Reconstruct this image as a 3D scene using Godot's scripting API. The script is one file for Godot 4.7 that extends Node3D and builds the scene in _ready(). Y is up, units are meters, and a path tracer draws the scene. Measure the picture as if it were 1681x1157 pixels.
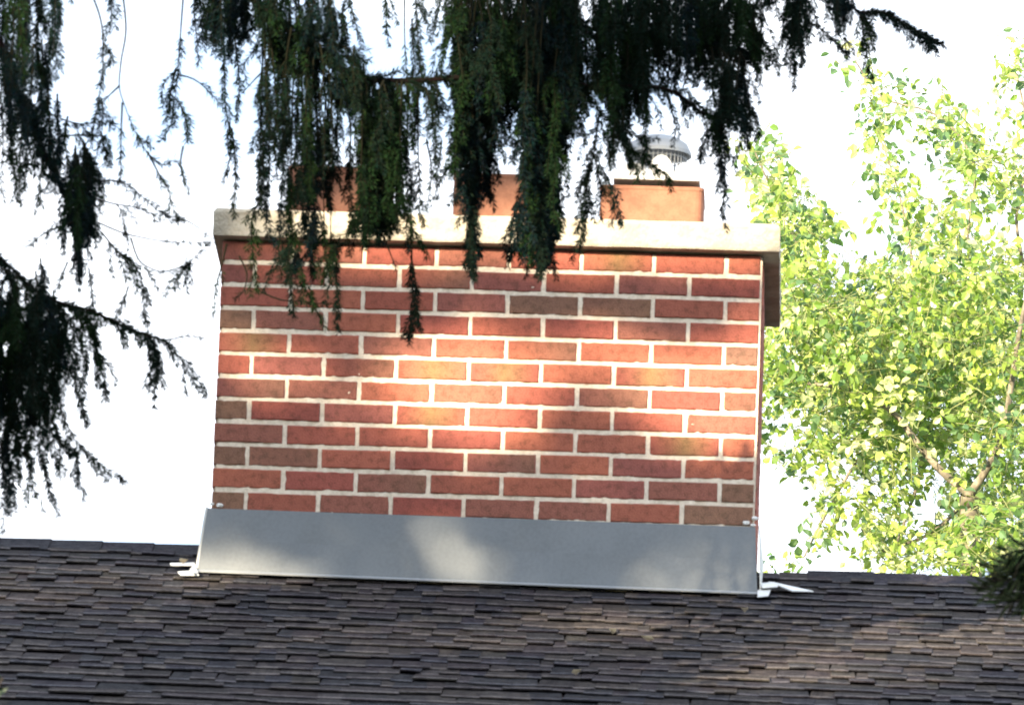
extends Node3D

# ---------------------------------------------------------------- camera numbers
const EYE := Vector3(1.05, 1.6, 30.0)
const RIGHT := Vector3(0.99905247, 0.03548961, -0.02519228)
const UPV := Vector3(-0.02936187, 0.97687829, 0.21177036)
const FWD := Vector3(-0.03212544, 0.21083001, -0.97699471)
const FOCAL := 18109.6           # in photo pixels
const SUN := Vector3(-0.4806, 0.2756, 0.8325)   # towards the sun
const ROOF_Y := 7.411            # roof height where the chimney front meets it
const TILT := -0.0103            # the old roof sags a little to one side
const PITCH := 0.349             # roof pitch, radians
const YB := 7.597                # foot of the brickwork that shows
const COURSE := 0.0648
const HALF := 0.757              # half the chimney's width

var rng := RandomNumberGenerator.new()
var taken := {}


class Shape:
	var v := PackedVector3Array()
	var n := PackedVector3Array()
	var c := PackedColorArray()
	var i := PackedInt32Array()
	func tri(a: Vector3, b: Vector3, d: Vector3, col: Color) -> void:
		var nn := (d - a).cross(b - a).normalized()
		var k := v.size()
		v.append(a); v.append(b); v.append(d)
		n.append(nn); n.append(nn); n.append(nn)
		c.append(col); c.append(col); c.append(col)
		i.append(k); i.append(k + 1); i.append(k + 2)
	func quad(a: Vector3, b: Vector3, d: Vector3, e: Vector3, col: Color) -> void:
		var nn := (d - a).cross(b - a).normalized()
		var k := v.size()
		v.append(a); v.append(b); v.append(d); v.append(e)
		for q in 4:
			n.append(nn); c.append(col)
		i.append(k); i.append(k + 1); i.append(k + 2)
		i.append(k); i.append(k + 2); i.append(k + 3)
	func quad4(a: Vector3, b: Vector3, d: Vector3, e: Vector3, ca: Color, cb: Color, cd: Color, ce: Color) -> void:
		quad(a, b, d, e, ca)
		var k := c.size()
		c[k - 3] = cb; c[k - 2] = cd; c[k - 1] = ce
	# corners given as [x0y0, x1y0, x1y1, x0y1] of the near face, then of the far face
	func hexa(p: Array, cols: Array) -> void:
		quad(p[3], p[2], p[1], p[0], cols[0])
		quad(p[6], p[7], p[4], p[5], cols[1])
		quad(p[7], p[6], p[2], p[3], cols[2])
		quad(p[0], p[1], p[5], p[4], cols[3])
		quad(p[7], p[3], p[0], p[4], cols[4])
		quad(p[2], p[6], p[5], p[1], cols[5])
	func box(lo: Vector3, hi: Vector3, col: Color) -> void:
		hexa([Vector3(lo.x, lo.y, hi.z), Vector3(hi.x, lo.y, hi.z), Vector3(hi.x, hi.y, hi.z), Vector3(lo.x, hi.y, hi.z),
			Vector3(lo.x, lo.y, lo.z), Vector3(hi.x, lo.y, lo.z), Vector3(hi.x, hi.y, lo.z), Vector3(lo.x, hi.y, lo.z)], [col, col, col, col, col, col])
	func tube(p: PackedVector3Array, r0: float, r1: float, sides: int, col: Color) -> void:
		var m := p.size()
		if m < 2:
			return
		var k := v.size()
		var ref := Vector3(0.31, 0.2, 0.93)
		for j in m:
			var t := (p[mini(j + 1, m - 1)] - p[maxi(j - 1, 0)]).normalized()
			if absf(t.dot(ref)) > 0.95:
				ref = Vector3(0.9, 0.3, 0.1)
			var a := t.cross(ref).normalized()
			var b := t.cross(a)
			var r := lerpf(r0, r1, float(j) / float(m - 1))
			for q in sides:
				var w := TAU * q / sides
				var dir := a * cos(w) + b * sin(w)
				v.append(p[j] + dir * r); n.append(dir); c.append(col)
		for j in m - 1:
			for q in sides:
				var q2 := (q + 1) % sides
				var s0 := k + j * sides
				var s1 := s0 + sides
				i.append(s0 + q); i.append(s1 + q); i.append(s1 + q2)
				i.append(s0 + q); i.append(s1 + q2); i.append(s0 + q2)
	func mesh(mat: Material) -> ArrayMesh:
		var a := []
		a.resize(Mesh.ARRAY_MAX)
		a[Mesh.ARRAY_VERTEX] = v
		a[Mesh.ARRAY_NORMAL] = n
		a[Mesh.ARRAY_COLOR] = c
		a[Mesh.ARRAY_INDEX] = i
		var am := ArrayMesh.new()
		am.add_surface_from_arrays(Mesh.PRIMITIVE_TRIANGLES, a)
		am.surface_set_material(0, mat)
		return am


# ---------------------------------------------------------------- naming and placing
func numbered(called: String) -> String:
	var k: int = taken.get(called, 0)
	taken[called] = k + 1
	return called if k == 0 else "%s_%03d" % [called, k]

func thing(called: String, label: String, category: String, at := Vector3.ZERO, group := "") -> Node3D:
	var o := Node3D.new()
	o.name = numbered(called)
	add_child(o, true)
	o.position = at
	tag(o, label, category, group)
	return o

func tag(o: Node3D, label: String, category: String, group := "") -> void:
	o.set_meta("label", label)
	o.set_meta("category", category)
	if group:
		o.set_meta("group", group)

func obj(called: String, m: Mesh, parent: Node3D = self, at := Vector3.ZERO) -> MeshInstance3D:
	var o := MeshInstance3D.new()
	o.name = called
	o.mesh = m
	o.position = at
	parent.add_child(o, true)
	return o

func ray(u: float, w: float) -> Vector3:
	return FWD * FOCAL + RIGHT * (u - 840.5) - UPV * (w - 578.5)

func P(u: float, w: float, z: float) -> Vector3:      # the point of the plane z that the photo shows at (u, w)
	var d := ray(u, w)
	return EYE + d * ((z - EYE.z) / d.z)

func seen_at(x: Vector3) -> Vector2:
	var d := x - EYE
	var k := FOCAL / d.dot(FWD)
	return Vector2(840.5 + d.dot(RIGHT) * k, 578.5 - d.dot(UPV) * k)

func roof_frame() -> Transform3D:                      # origin at the chimney's foot, x along the ridge, y off the roof, z down the slope
	var b := Basis(Vector3(0, 0, 1), TILT) * Basis(Vector3(1, 0, 0), PITCH)
	return Transform3D(b, Vector3(0, ROOF_Y, 0))

func lin(r: float, g: float, b: float) -> Color:
	return Color(r, g, b).linear_to_srgb()

# ---------------------------------------------------------------- materials
func noise_image(seed_: int, freq: float, octaves: int, size: int, kind := FastNoiseLite.TYPE_SIMPLEX_SMOOTH) -> PackedByteArray:
	var f := FastNoiseLite.new()
	f.seed = seed_
	f.frequency = freq
	f.noise_type = kind
	f.fractal_octaves = octaves
	f.fractal_gain = 0.6
	var im := f.get_seamless_image(size, size)
	im.convert(Image.FORMAT_L8)
	return im.get_data()

func tex(seed_: int, freq: float, octaves: int, size: int, ramp: Array, fine := 0.0, grain := 0.15) -> ImageTexture:
	var g := Gradient.new()
	g.offsets = PackedFloat32Array([0.0, 1.0])
	var offs := PackedFloat32Array()
	var cols := PackedColorArray()
	for k in ramp.size():
		offs.append(0.2 + 0.6 * float(k) / float(ramp.size() - 1))
		cols.append(ramp[k])
	g.offsets = offs
	g.colors = cols
	var lut: Array[Color] = []
	for k in 256:
		lut.append(g.sample(k / 255.0))
	var src := noise_image(seed_, freq, octaves, size)
	var src2 := noise_image(seed_ + 77, grain, 2, size) if fine > 0.0 else PackedByteArray()
	var out := PackedByteArray()
	out.resize(size * size * 3)
	for k in size * size:
		var col: Color = lut[src[k]]
		var f := 1.0
		if fine > 0.0:
			f = 1.0 + fine * (src2[k] / 127.5 - 1.0)
		out[k * 3] = clampi(int(col.r * f * 255.0), 0, 255)
		out[k * 3 + 1] = clampi(int(col.g * f * 255.0), 0, 255)
		out[k * 3 + 2] = clampi(int(col.b * f * 255.0), 0, 255)
	return ImageTexture.create_from_image(Image.create_from_data(size, size, false, Image.FORMAT_RGB8, out))

func grey(seed_: int, freq: float, octaves: int, size: int) -> ImageTexture:
	return ImageTexture.create_from_image(Image.create_from_data(size, size, false, Image.FORMAT_L8, noise_image(seed_, freq, octaves, size)))

func mat(called: String, color: Color, rough: float, vertex := false) -> StandardMaterial3D:
	var m := StandardMaterial3D.new()
	m.resource_name = called
	m.albedo_color = color
	m.roughness = rough
	m.vertex_color_use_as_albedo = vertex
	return m

func planar(m: StandardMaterial3D, metres: float) -> void:
	m.uv1_triplanar = true
	m.uv1_world_triplanar = true
	m.uv1_scale = Vector3.ONE / metres

var M := {}

func materials() -> void:
	var m := mat("brick", Color.WHITE, 0.92, true)
	m.albedo_texture = tex(3, 0.02, 4, 512, [Color(0.8, 0.82, 0.8), Color(0.92, 0.91, 0.9), Color(0.97, 0.97, 0.97), Color(1.0, 1.0, 0.97)], 0.3)
	m.heightmap_enabled = true
	m.heightmap_texture = grey(5, 0.12, 4, 512)
	m.heightmap_scale = 0.12
	planar(m, 0.33)
	M.brick = m
	m = mat("mortar", lin(0.88, 0.76, 0.62), 0.95)
	m.albedo_texture = tex(8, 0.03, 4, 512, [Color(0.9, 0.89, 0.87), Color(0.97, 0.96, 0.95), Color(1, 1, 1)], 0.06)
	m.heightmap_enabled = true
	m.heightmap_texture = grey(9, 0.1, 4, 512)
	m.heightmap_scale = 0.08
	planar(m, 0.4)
	M.mortar = m
	m = mat("concrete", lin(0.46, 0.415, 0.34), 0.9)
	m.albedo_texture = tex(12, 0.012, 5, 512, [Color(0.86, 0.85, 0.83), Color(0.95, 0.94, 0.92), Color(1, 1, 1)], 0.06)
	m.heightmap_enabled = true
	m.heightmap_texture = grey(13, 0.06, 5, 512)
	m.heightmap_scale = 0.35
	planar(m, 0.7)
	M.concrete = m
	m = mat("terracotta", lin(0.29, 0.125, 0.073), 0.85)
	m.albedo_texture = tex(15, 0.02, 4, 256, [Color(0.88, 0.87, 0.86), Color(0.95, 0.94, 0.93), Color(1, 1, 1)], 0.06)
	planar(m, 0.35)
	M.clay = m
	m = mat("painted_flashing", lin(0.175, 0.188, 0.198), 0.65)
	m.albedo_texture = tex(18, 0.01, 4, 512, [Color(0.95, 0.95, 0.95), Color(0.98, 0.98, 0.98), Color(1, 1, 1)], 0.05)
	m.heightmap_enabled = true
	m.heightmap_texture = grey(19, 0.012, 3, 256)
	m.heightmap_scale = 0.08
	planar(m, 1.1)
	M.flash = m
	M.bright = mat("bright_aluminium", lin(0.62, 0.62, 0.6), 0.45)
	M.zinc = mat("galvanised", lin(0.3, 0.31, 0.32), 0.6)
	M.brown = mat("brown_board", lin(0.075, 0.05, 0.033), 0.8)
	M.brown.albedo_texture = tex(21, 0.02, 4, 256, [Color(0.7, 0.7, 0.7), Color(1, 1, 1)], 0.1)
	planar(M.brown, 0.3)
	m = mat("shingle", Color.WHITE, 0.9, true)
	m.albedo_texture = tex(24, 0.03, 4, 512, [Color(0.6, 0.6, 0.62), Color(0.85, 0.84, 0.84), Color(1, 0.98, 0.95)], 0.35)
	m.heightmap_enabled = true
	m.heightmap_texture = grey(25, 0.3, 3, 512)
	m.heightmap_scale = 0.3
	planar(m, 0.7)
	m.metallic_specular = 0.15
	M.shingle = m
	M.sealant = mat("sealant", lin(0.78, 0.76, 0.72), 0.6)
	M.spruce = mat("spruce", Color.WHITE, 0.9, true)
	M.spruce.metallic_specular = 0.22
	m = mat("leaf", Color.WHITE, 0.42, true)
	m.backlight_enabled = true
	m.backlight = Color(0.95, 0.95, 0.9)
	m.metallic_specular = 0.7
	M.leaf = m
	M.shoot = mat("green_shoot", lin(0.2, 0.22, 0.08), 0.8)
	M.bark = mat("pale_bark", lin(0.34, 0.29, 0.21), 0.9)
	M.bark.albedo_texture = tex(31, 0.03, 4, 256, [Color(0.5, 0.5, 0.5), Color(1, 1, 1)], 0.1)
	planar(M.bark, 0.4)
	M.darkbark = mat("dark_bark", lin(0.05, 0.038, 0.03), 0.95)
	M.darkbark.albedo_texture = tex(33, 0.03, 4, 256, [Color(0.5, 0.5, 0.5), Color(1, 1, 1)], 0.1)
	planar(M.darkbark, 0.6)
	M.grass = mat("grass", lin(0.06, 0.085, 0.03), 0.95)
	M.grass.albedo_texture = tex(35, 0.02, 5, 512, [Color(0.6, 0.6, 0.6), Color(1, 1, 1)], 0.2)
	planar(M.grass, 6.0)
	M.siding = mat("siding", lin(0.5, 0.47, 0.41), 0.7)

# ---------------------------------------------------------------- sky, light, camera
func sky_picture() -> ImageTexture:
	var w := 2048
	var h := 1024
	var f := FastNoiseLite.new()
	f.seed = 4
	f.frequency = 13.0
	f.fractal_octaves = 5
	var im := Image.create(w, h, false, Image.FORMAT_RGBF)
	for y in h:
		var up := (0.5 - (y + 0.5) / h) * PI
		for x in w:
			var a := (x + 0.5) / w * TAU
			var d := Vector3(cos(up) * sin(a), sin(up), cos(up) * cos(a))
			var k := clampf(sin(maxf(up, 0.0)), 0.0, 1.0)
			var blue := Color(0.29, 0.355, 0.43).lerp(Color(0.26, 0.38, 0.58), pow(k, 0.6))
			var cloud := smoothstep(-0.3, 0.1, f.get_noise_3d(d.x * 1.6, d.y * 3.0, d.z * 1.6))
			var c := blue.lerp(Color(0.64, 0.67, 0.71), cloud * 0.9)
			if up < 0.0:
				c = Color(0.2, 0.2, 0.18)
			im.set_pixel(x, y, c)
	return ImageTexture.create_from_image(im)

func view() -> void:
	var cam := Camera3D.new()
	cam.name = "camera"
	add_child(cam)
	cam.transform = Transform3D(Basis(RIGHT, UPV, -FWD), EYE)
	cam.fov = rad_to_deg(2.0 * atan(578.5 / FOCAL))
	cam.near = 0.5
	cam.far = 2000.0
	cam.current = true
	var lens := CameraAttributesPhysical.new()       # a long lens, focused a little behind the chimney
	lens.frustum_focal_length = 375.6
	lens.frustum_focus_distance = 55.0
	lens.exposure_aperture = 32.0
	cam.attributes = lens
	var e := Environment.new()
	e.background_mode = Environment.BG_SKY
	var s := Sky.new()
	var ps := PanoramaSkyMaterial.new()
	ps.panorama = sky_picture()
	s.sky_material = ps
	e.sky = s
	e.background_energy_multiplier = 0.95
	e.tonemap_mode = Environment.TONE_MAPPER_LINEAR
	e.tonemap_exposure = 3.8
	e.sdfgi_enabled = true
	e.ssao_enabled = true
	e.ssil_enabled = true
	var we := WorldEnvironment.new()
	we.name = "environment"
	we.environment = e
	add_child(we)
	var sun := DirectionalLight3D.new()
	sun.name = "sun"
	sun.light_energy = 1.42
	sun.light_color = Color(1.0, 0.93, 0.8)
	sun.light_angular_distance = 0.5
	sun.shadow_enabled = true
	add_child(sun)
	sun.look_at_from_position(SUN * 50.0, Vector3.ZERO, Vector3.UP)

# ---------------------------------------------------------------- house
func shingle_tones() -> Array:
	return [Color(0.06, 0.054, 0.056), Color(0.052, 0.05, 0.055), Color(0.068, 0.06, 0.057), Color(0.046, 0.045, 0.051), Color(0.074, 0.066, 0.064), Color(0.056, 0.05, 0.051)]

func tab_shape(s: Shape, xf: Transform3D, w: float, l: float, t: float, tone: Color, base: float) -> void:
	var sk := 0.012 * (rng.randf() - 0.5)
	var lift := 0.005 * rng.randf() * rng.randf()
	var lo := base + lift
	var p := [Vector3(-w / 2, lo, sk), Vector3(w / 2, lo, -sk), Vector3(w / 2 - 0.001, lo + t, -sk - 0.001), Vector3(-w / 2 + 0.001, lo + t, sk - 0.001),
		Vector3(-w / 2, -0.001, -l), Vector3(w / 2, -0.001, -l), Vector3(w / 2, 0.001, -l), Vector3(-w / 2, 0.001, -l)]
	for k in 8:
		p[k] = xf * p[k]
	var edge := tone * 0.75  # dark cut asphalt, also standing in for the shadow gap beneath
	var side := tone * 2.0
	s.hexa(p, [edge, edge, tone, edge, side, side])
	# the upper face, its lower edge coloured paler for the light it catches
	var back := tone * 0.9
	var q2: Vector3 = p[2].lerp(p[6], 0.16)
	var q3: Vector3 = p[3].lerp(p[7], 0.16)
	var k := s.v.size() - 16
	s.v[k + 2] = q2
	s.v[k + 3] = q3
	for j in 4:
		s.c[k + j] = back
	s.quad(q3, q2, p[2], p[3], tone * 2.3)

func build_house() -> void:
	rng.seed = 1000
	var rf := roof_frame()
	var house := thing("house", "house with a dark brown asphalt shingle roof under the brick chimney", "house")
	var ridge := 0.44
	var long := 4.25
	# roof deck: one solid with both slopes
	var s := Shape.new()
	var back := Basis(Vector3(0, 0, 1), TILT) * Basis(Vector3(1, 0, 0), -PITCH)
	var top := rf * Vector3(0, 0, -ridge)
	var col := Color(0.07, 0.062, 0.062)
	var ends := []
	for x in [-5.0, 8.0]:
		var a: Vector3 = rf.basis.x * x
		ends.append([top + a + Vector3(0, -0.012, 0), top + a + rf.basis.z * long + Vector3(0, -0.012, 0), top + a - back.z * long + Vector3(0, -0.012, 0)])
	var dn := Vector3(0, -0.16, 0)
	var L: Array = ends[0]
	var R: Array = ends[1]
	s.quad(L[0], R[0], R[1], L[1], col)
	s.quad(R[0], L[0], L[2], R[2], col)
	s.quad(L[1], R[1], R[1] + dn, L[1] + dn, col)
	s.quad(R[2], L[2], L[2] + dn, R[2] + dn, col)
	s.quad(L[1] + dn, R[1] + dn, R[0] + dn, L[0] + dn, col)
	s.quad(L[0] + dn, R[0] + dn, R[2] + dn, L[2] + dn, col)
	for e in [L, R]:
		s.quad(e[0], e[1], e[1] + dn, e[0] + dn, col)
		s.quad(e[2], e[0], e[0] + dn, e[2] + dn, col)
	var roof := obj("roof", s.mesh(M.shingle), house)
	# courses of laminated shingles
	var tones := shingle_tones()
	var expo := 0.108
	var high_before := false
	var rest := Shape.new()
	var made := 0
	for row in range(1, 35):
		var d := -ridge + 0.06 + expo * row
		var near := row <= 20
		var x := -3.0 if near else -4.9
		var xe := 3.6 if near else 7.9
		if not near:
			x = -4.95
		while x < xe:
			var high := not high_before
			high_before = high
			var w := rng.randf_range(0.05, 0.13) if high else rng.randf_range(0.03, 0.085)
			if not near:
				w *= 2.0
			var here := rf * Transform3D(Basis(Vector3(0, 1, 0), rng.randf_range(-0.05, 0.05)), Vector3(x + w / 2, 0.0, d + 0.012 * sin(x * 3.1 + row * 2.7) + rng.randf_range(-0.02, 0.02)))
			var px := seen_at(here.origin)
			var tone2: Color = tones[rng.randi() % tones.size()] * rng.randf_range(0.88, 1.16)
			var raised := (0.0044 if high else 0.002) + 0.004 * pow(rng.randf(), 3.0)
			var thick := 0.004 if high else 0.003
			if near and px.x > -60 and px.x < 1740 and px.y < 1190 and px.y > 1000 and made < 300 and w > 0.06:
				var one := Shape.new()
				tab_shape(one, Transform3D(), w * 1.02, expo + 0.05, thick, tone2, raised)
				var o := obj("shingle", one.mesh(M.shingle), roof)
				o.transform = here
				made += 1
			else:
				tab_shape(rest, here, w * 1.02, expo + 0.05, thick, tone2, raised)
			x += w
	var ro := obj("outer_shingles", rest.mesh(M.shingle), roof)
	ro.set_meta("kind", "stuff")
	# ridge shingles, bent over the ridge
	var rx := -4.9
	while rx < 7.9:
		if absf(rx + 0.075) > HALF + 0.09:
			var one := Shape.new()
			var tone3: Color = Color(0.058, 0.056, 0.066) * rng.randf_range(0.85, 1.25)
			var w := 0.19
			var o0 := rf * Vector3(rx, 0, -ridge)
			var across := [rf.basis.z * 0.15 - rf.basis.y * 0.0, rf.basis.z * 0.05, Vector3(0, 0.006, 0), -back.z * 0.05, -back.z * 0.15]
			var nrm := [rf.basis.y, rf.basis.y, Vector3.UP, back.y, back.y]
			var rows := []
			for e2 in 2:
				var lift := 0.008 if e2 == 1 else 0.004
				var line := []
				for k in 5:
					var jit := 0.003 * (rng.randf() - 0.5)
					line.append(o0 + rf.basis.x * (w * e2 + jit) + across[k] + nrm[k] * lift)
				rows.append(line)
			for k in 4:
				one.quad(rows[0][k + 1], rows[1][k + 1], rows[1][k], rows[0][k], tone3)
				one.quad(rows[1][k], rows[1][k + 1], rows[1][k + 1] - nrm[k + 1] * 0.006, rows[1][k] - nrm[k] * 0.006, tone3 * 0.5)
			one.quad(rows[0][0], rows[1][0], rows[1][0] - nrm[0] * 0.008, rows[0][0] - nrm[0] * 0.005, tone3 * 0.5)
			obj("ridge_shingle", one.mesh(M.shingle), roof)
		rx += 0.145
	# walls below the eaves
	var y_eave: float = L[1].y - 0.17
	var wall := Shape.new()
	wall.box(Vector3(-4.6, 0.0, -3.9), Vector3(7.6, y_eave, 3.1), Color.WHITE)
	obj("wall", wall.mesh(M.siding), house)
	for gx in [-4.6, 7.5]:
		var gb := Shape.new()
		var g0 := Vector3(gx, y_eave - 0.1, 3.0)
		var g1 := Vector3(gx, y_eave - 0.1, -3.8)
		var g2 := Vector3(gx, top.y - 0.34, -0.42)
		var tx := Vector3(0.1, 0, 0)
		gb.tri(g0, g1, g2, Color.WHITE)
		gb.tri(g0 + tx, g2 + tx, g1 + tx, Color.WHITE)
		obj("gable", gb.mesh(M.siding), house)

# ---------------------------------------------------------------- chimney
func brick_mesh(w: float, h: float, d: float, tone: Color, flashed: int) -> ArrayMesh:
	var s := Shape.new()
	var ch := 0.003
	var cols := 4
	var j := func() -> float: return rng.randf_range(-0.0012, 0.0012)
	var ft := PackedVector3Array()
	var fb := PackedVector3Array()
	for k in cols + 1:
		var x := lerpf(-w / 2 + ch, w / 2 - ch, float(k) / cols)
		ft.append(Vector3(x, h / 2 - ch + j.call(), j.call() * 0.6))
		fb.append(Vector3(x, -h / 2 + ch + j.call(), j.call() * 0.6))
	var ot := PackedVector3Array()
	var ob := PackedVector3Array()
	for k in cols + 1:
		var x := lerpf(-w / 2, w / 2, float(k) / cols)
		ot.append(Vector3(x, h / 2 + j.call() * 0.8, -ch))
		ob.append(Vector3(x, -h / 2 + j.call() * 0.8, -ch))
	var burnt: Array[Color] = []
	for k in cols + 1:
		var c0 := tone
		if flashed == 1:
			c0 = tone.lerp(Color(0.27, 0.17, 0.075), [0.0, 0.3, 0.8, 0.45, 0.0][k])
		elif flashed == 2:
			c0 = tone.lerp(Color(0.25, 0.13, 0.085), [0.0, 0.1, 0.35, 0.6, 0.7][k])
		elif flashed == 3:
			c0 = tone.lerp(Color(0.24, 0.1, 0.07), [0.8, 0.6, 0.4, 0.2, 0.0][k])
		burnt.append(c0)
	for k in cols:
		var ca := burnt[k]
		var cb := burnt[k + 1]
		s.quad4(ft[k], ft[k + 1], fb[k + 1], fb[k], ca, cb, cb, ca)
		s.quad4(ot[k], ot[k + 1], ft[k + 1], ft[k], ca, cb, cb, ca)
		s.quad4(fb[k], fb[k + 1], ob[k + 1], ob[k], ca, cb, cb, ca)
	var e := cols
	s.quad(ot[0], ft[0], fb[0], ob[0], tone)
	s.quad(ft[e], ot[e], ob[e], fb[e], tone)
	var B := Vector3(0, 0, -d)
	s.quad(ot[0] + B, ot[e] + B, ot[e], ot[0], tone)
	s.quad(ob[0], ob[e], ob[e] + B, ob[0] + B, tone)
	s.quad(ot[0] + B, ot[0], ob[0], ob[0] + B, tone)
	s.quad(ot[e], ot[e] + B, ob[e] + B, ob[e], tone)
	return s.mesh(M.brick)

func build_chimney() -> void:
	rng.seed = 1037
	var chim := thing("brick_chimney", "red brick chimney with cream mortar, concrete cap and grey flashing on the roof ridge", "chimney")
	var tones := [Color(0.39, 0.118, 0.077), Color(0.36, 0.1, 0.073), Color(0.41, 0.13, 0.08), Color(0.34, 0.122, 0.088), Color(0.31, 0.102, 0.079), Color(0.37, 0.106, 0.072)]
	var brown := [Color(0.27, 0.14, 0.088), Color(0.25, 0.125, 0.084), Color(0.3, 0.13, 0.085)]
	var bh := 0.053
	var pitch := 0.2023
	var full := 0.191
	var half := 0.089
	var full_d := 0.9
	# mortar core, its front a little uneven between the bricks
	var yt := YB + COURSE * 12.0 - 0.006
	var core := Shape.new()
	core.box(Vector3(-HALF + 0.006, ROOF_Y - 0.5, -full_d + 0.006), Vector3(HALF - 0.006, yt, -0.02), Color.WHITE)
	var nx := 230
	var ny := 118
	var f := FastNoiseLite.new()
	f.seed = 91
	f.frequency = 26.0
	f.fractal_octaves = 3
	var k0 := core.v.size()
	for b in ny + 1:
		for a in nx + 1:
			var x := lerpf(-HALF + 0.0035, HALF - 0.0035, float(a) / nx)
			var y := lerpf(YB - 0.02, yt, float(b) / ny)
			var z := -0.0035 + 0.0034 * f.get_noise_2d(x, y) + 0.0016 * f.get_noise_2d(x * 5.0, y * 5.0)
			if a == 0 or a == nx or b == 0 or b == ny:
				z = -0.02
			core.v.append(Vector3(x, y, z)); core.n.append(Vector3(0, 0, 1)); core.c.append(Color.WHITE)
	for b in ny:
		for a in nx:
			var q := k0 + b * (nx + 1) + a
			core.i.append(q); core.i.append(q + nx + 1); core.i.append(q + nx + 2)
			core.i.append(q); core.i.append(q + nx + 2); core.i.append(q + 1)
	var shaft := obj("mortar_shaft", core.mesh(M.mortar), chim)
	# meshes of the bricks: a few of each tone, plain and flashed by the kiln
	var stock := {}
	for w in [full, half]:
		var list := []
		for t in tones:
			for k in 4:
				list.append(brick_mesh(w, bh, 0.09, t * rng.randf_range(0.9, 1.12), k if k < 3 else 0))
		for t in brown:
			for k in 2:
				list.append(brick_mesh(w, bh, 0.09, t * rng.randf_range(0.92, 1.1), 3 if k == 1 and w > 0.1 else 0))
		stock[w] = list
	var nt := tones.size() * 4
	# courses counted from the top, bricks from the left: those that are brown or flashed
	var browns := ["4-0", "8-0", "10-0", "12-0", "10-1", "7-3", "3-4", "7-7", "11-7", "3-5", "12-7", "5-7"]
	var spotted := ["5-0", "6-3", "6-4", "8-3", "1-5", "9-6", "6-6"]
	for row in range(1, 13):
		var y := YB + COURSE * (12.0 - row) + 0.0315
		var x := -HALF
		for k in 8:
			var short := (row % 2 == 1 and k == 7) or (row % 2 == 0 and k == 0)
			var w: float = half if short else full
			var id := "%d-%d" % [row, k]
			var list: Array = stock[w]
			var m: ArrayMesh
			if id in browns:
				m = list[nt + rng.randi() % (list.size() - nt)]
			elif id in spotted:
				m = list[(rng.randi() % tones.size()) * 4 + 1]
			else:
				var t := rng.randi() % tones.size()
				m = list[t * 4 + [0, 3, 0, 0, 2, 0, 3, 0][rng.randi() % 8]]
			var o := obj("brick", m, shaft, Vector3(x + w / 2 + rng.randf_range(-0.0012, 0.0012), y + rng.randf_range(-0.0012, 0.0012), rng.randf_range(-0.001, 0.0012)))
			o.rotation.z = rng.randf_range(-0.004, 0.004)
			x += w + 0.0113
		for side in [-1.0, 1.0]:
			for k in 4:
				var m2: ArrayMesh = stock[full][(rng.randi() % tones.size()) * 4]
				var zz := -0.103 - 0.095 - k * pitch + (0.05 if row % 2 else 0.0)
				if row % 2:
					zz -= 0.05
				var o2 := obj("brick", m2, shaft, Vector3(side * HALF, y, zz))
				o2.rotation.y = side * PI / 2
	# concrete cap: slab with worn edges, then a wash that rises to the flues
	var cap := Shape.new()
	var cy := yt + 0.006
	var ov := 0.043
	var cn := 48
	var prof := [Vector2(0.0, 0.0), Vector2(0.001, 0.006), Vector2(0.0, 0.03), Vector2(0.001, 0.068), Vector2(-0.006, 0.078), Vector2(-0.02, 0.082), Vector2(-0.1, 0.092)]
	var loops := []
	for pr in prof:
		var ringp := PackedVector3Array()
		var hx: float = HALF + ov + pr.x
		var z0: float = ov + pr.x
		var z1: float = -full_d - ov - pr.x
		var path := [Vector2(0.018 - hx, z0), Vector2(hx, z0), Vector2(hx, z1), Vector2(0.018 - hx, z1)]
		for e in 4:
			var a: Vector2 = path[e]
			var b: Vector2 = path[(e + 1) % 4]
			var seg := cn if e % 2 == 0 else 20
			for q in seg:
				var pt := a.lerp(b, float(q) / seg)
				var wob := 0.003 * f.get_noise_3d(pt.x * 0.35, pr.y, pt.y * 0.35)
				ringp.append(Vector3(pt.x + (wob if e == 1 else 0.0), cy + pr.y + 0.4 * wob, pt.y + (wob if e == 0 else 0.0)))
		loops.append(ringp)
	for l in loops.size() - 1:
		var ra: PackedVector3Array = loops[l]
		var rb: PackedVector3Array = loops[l + 1]
		for q in ra.size():
			var q2 := (q + 1) % ra.size()
			cap.quad(rb[q], rb[q2], ra[q2], ra[q], Color.WHITE)
	var c0: PackedVector3Array = loops[0]
	var c9: PackedVector3Array = loops[loops.size() - 1]
	var mid0 := Vector3(0, cy, -full_d / 2)
	var mid9 := Vector3(0, cy + 0.1, -full_d / 2)
	for q in c0.size():
		var q2 := (q + 1) % c0.size()
		cap.tri(c0[q2], mid0, c0[q], Color.WHITE)
		cap.tri(c9[q], mid9, c9[q2], Color.WHITE)
	obj("concrete_cap", cap.mesh(M.concrete), chim)
	# clay flues
	var zf := -0.2
	var spans := [[474.0, 642.0, 272.0], [745.0, 912.0, 284.0], [986.0, 1156.0, 304.0]]
	var foot := cy + 0.06
	var notes := ["terracotta flue behind the drooping spruce twigs, tallest", "terracotta flue half hidden by hanging spruce twigs", "terracotta flue that carries the metal rain cap"]
	for k in 3:
		var sp: Array = spans[k]
		var a := P(sp[0], sp[2], zf)
		var b := P(sp[1], sp[2], zf)
		var flue := Shape.new()
		var mid := (a + b) / 2.0
		ring_tile(flue, mid.x, zf - 0.13, b.x - a.x, 0.26, foot, mid.y)
		var fo := obj("clay_flue", flue.mesh(M.clay), chim)
		fo.set_meta("label", notes[k])
	rain_cap(chim, zf - 0.1)
	# flashing: painted front apron, side sheets, feet on the shingles
	var rf := roof_frame()
	var fl := Shape.new()
	var hw := HALF + 0.008
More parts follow.
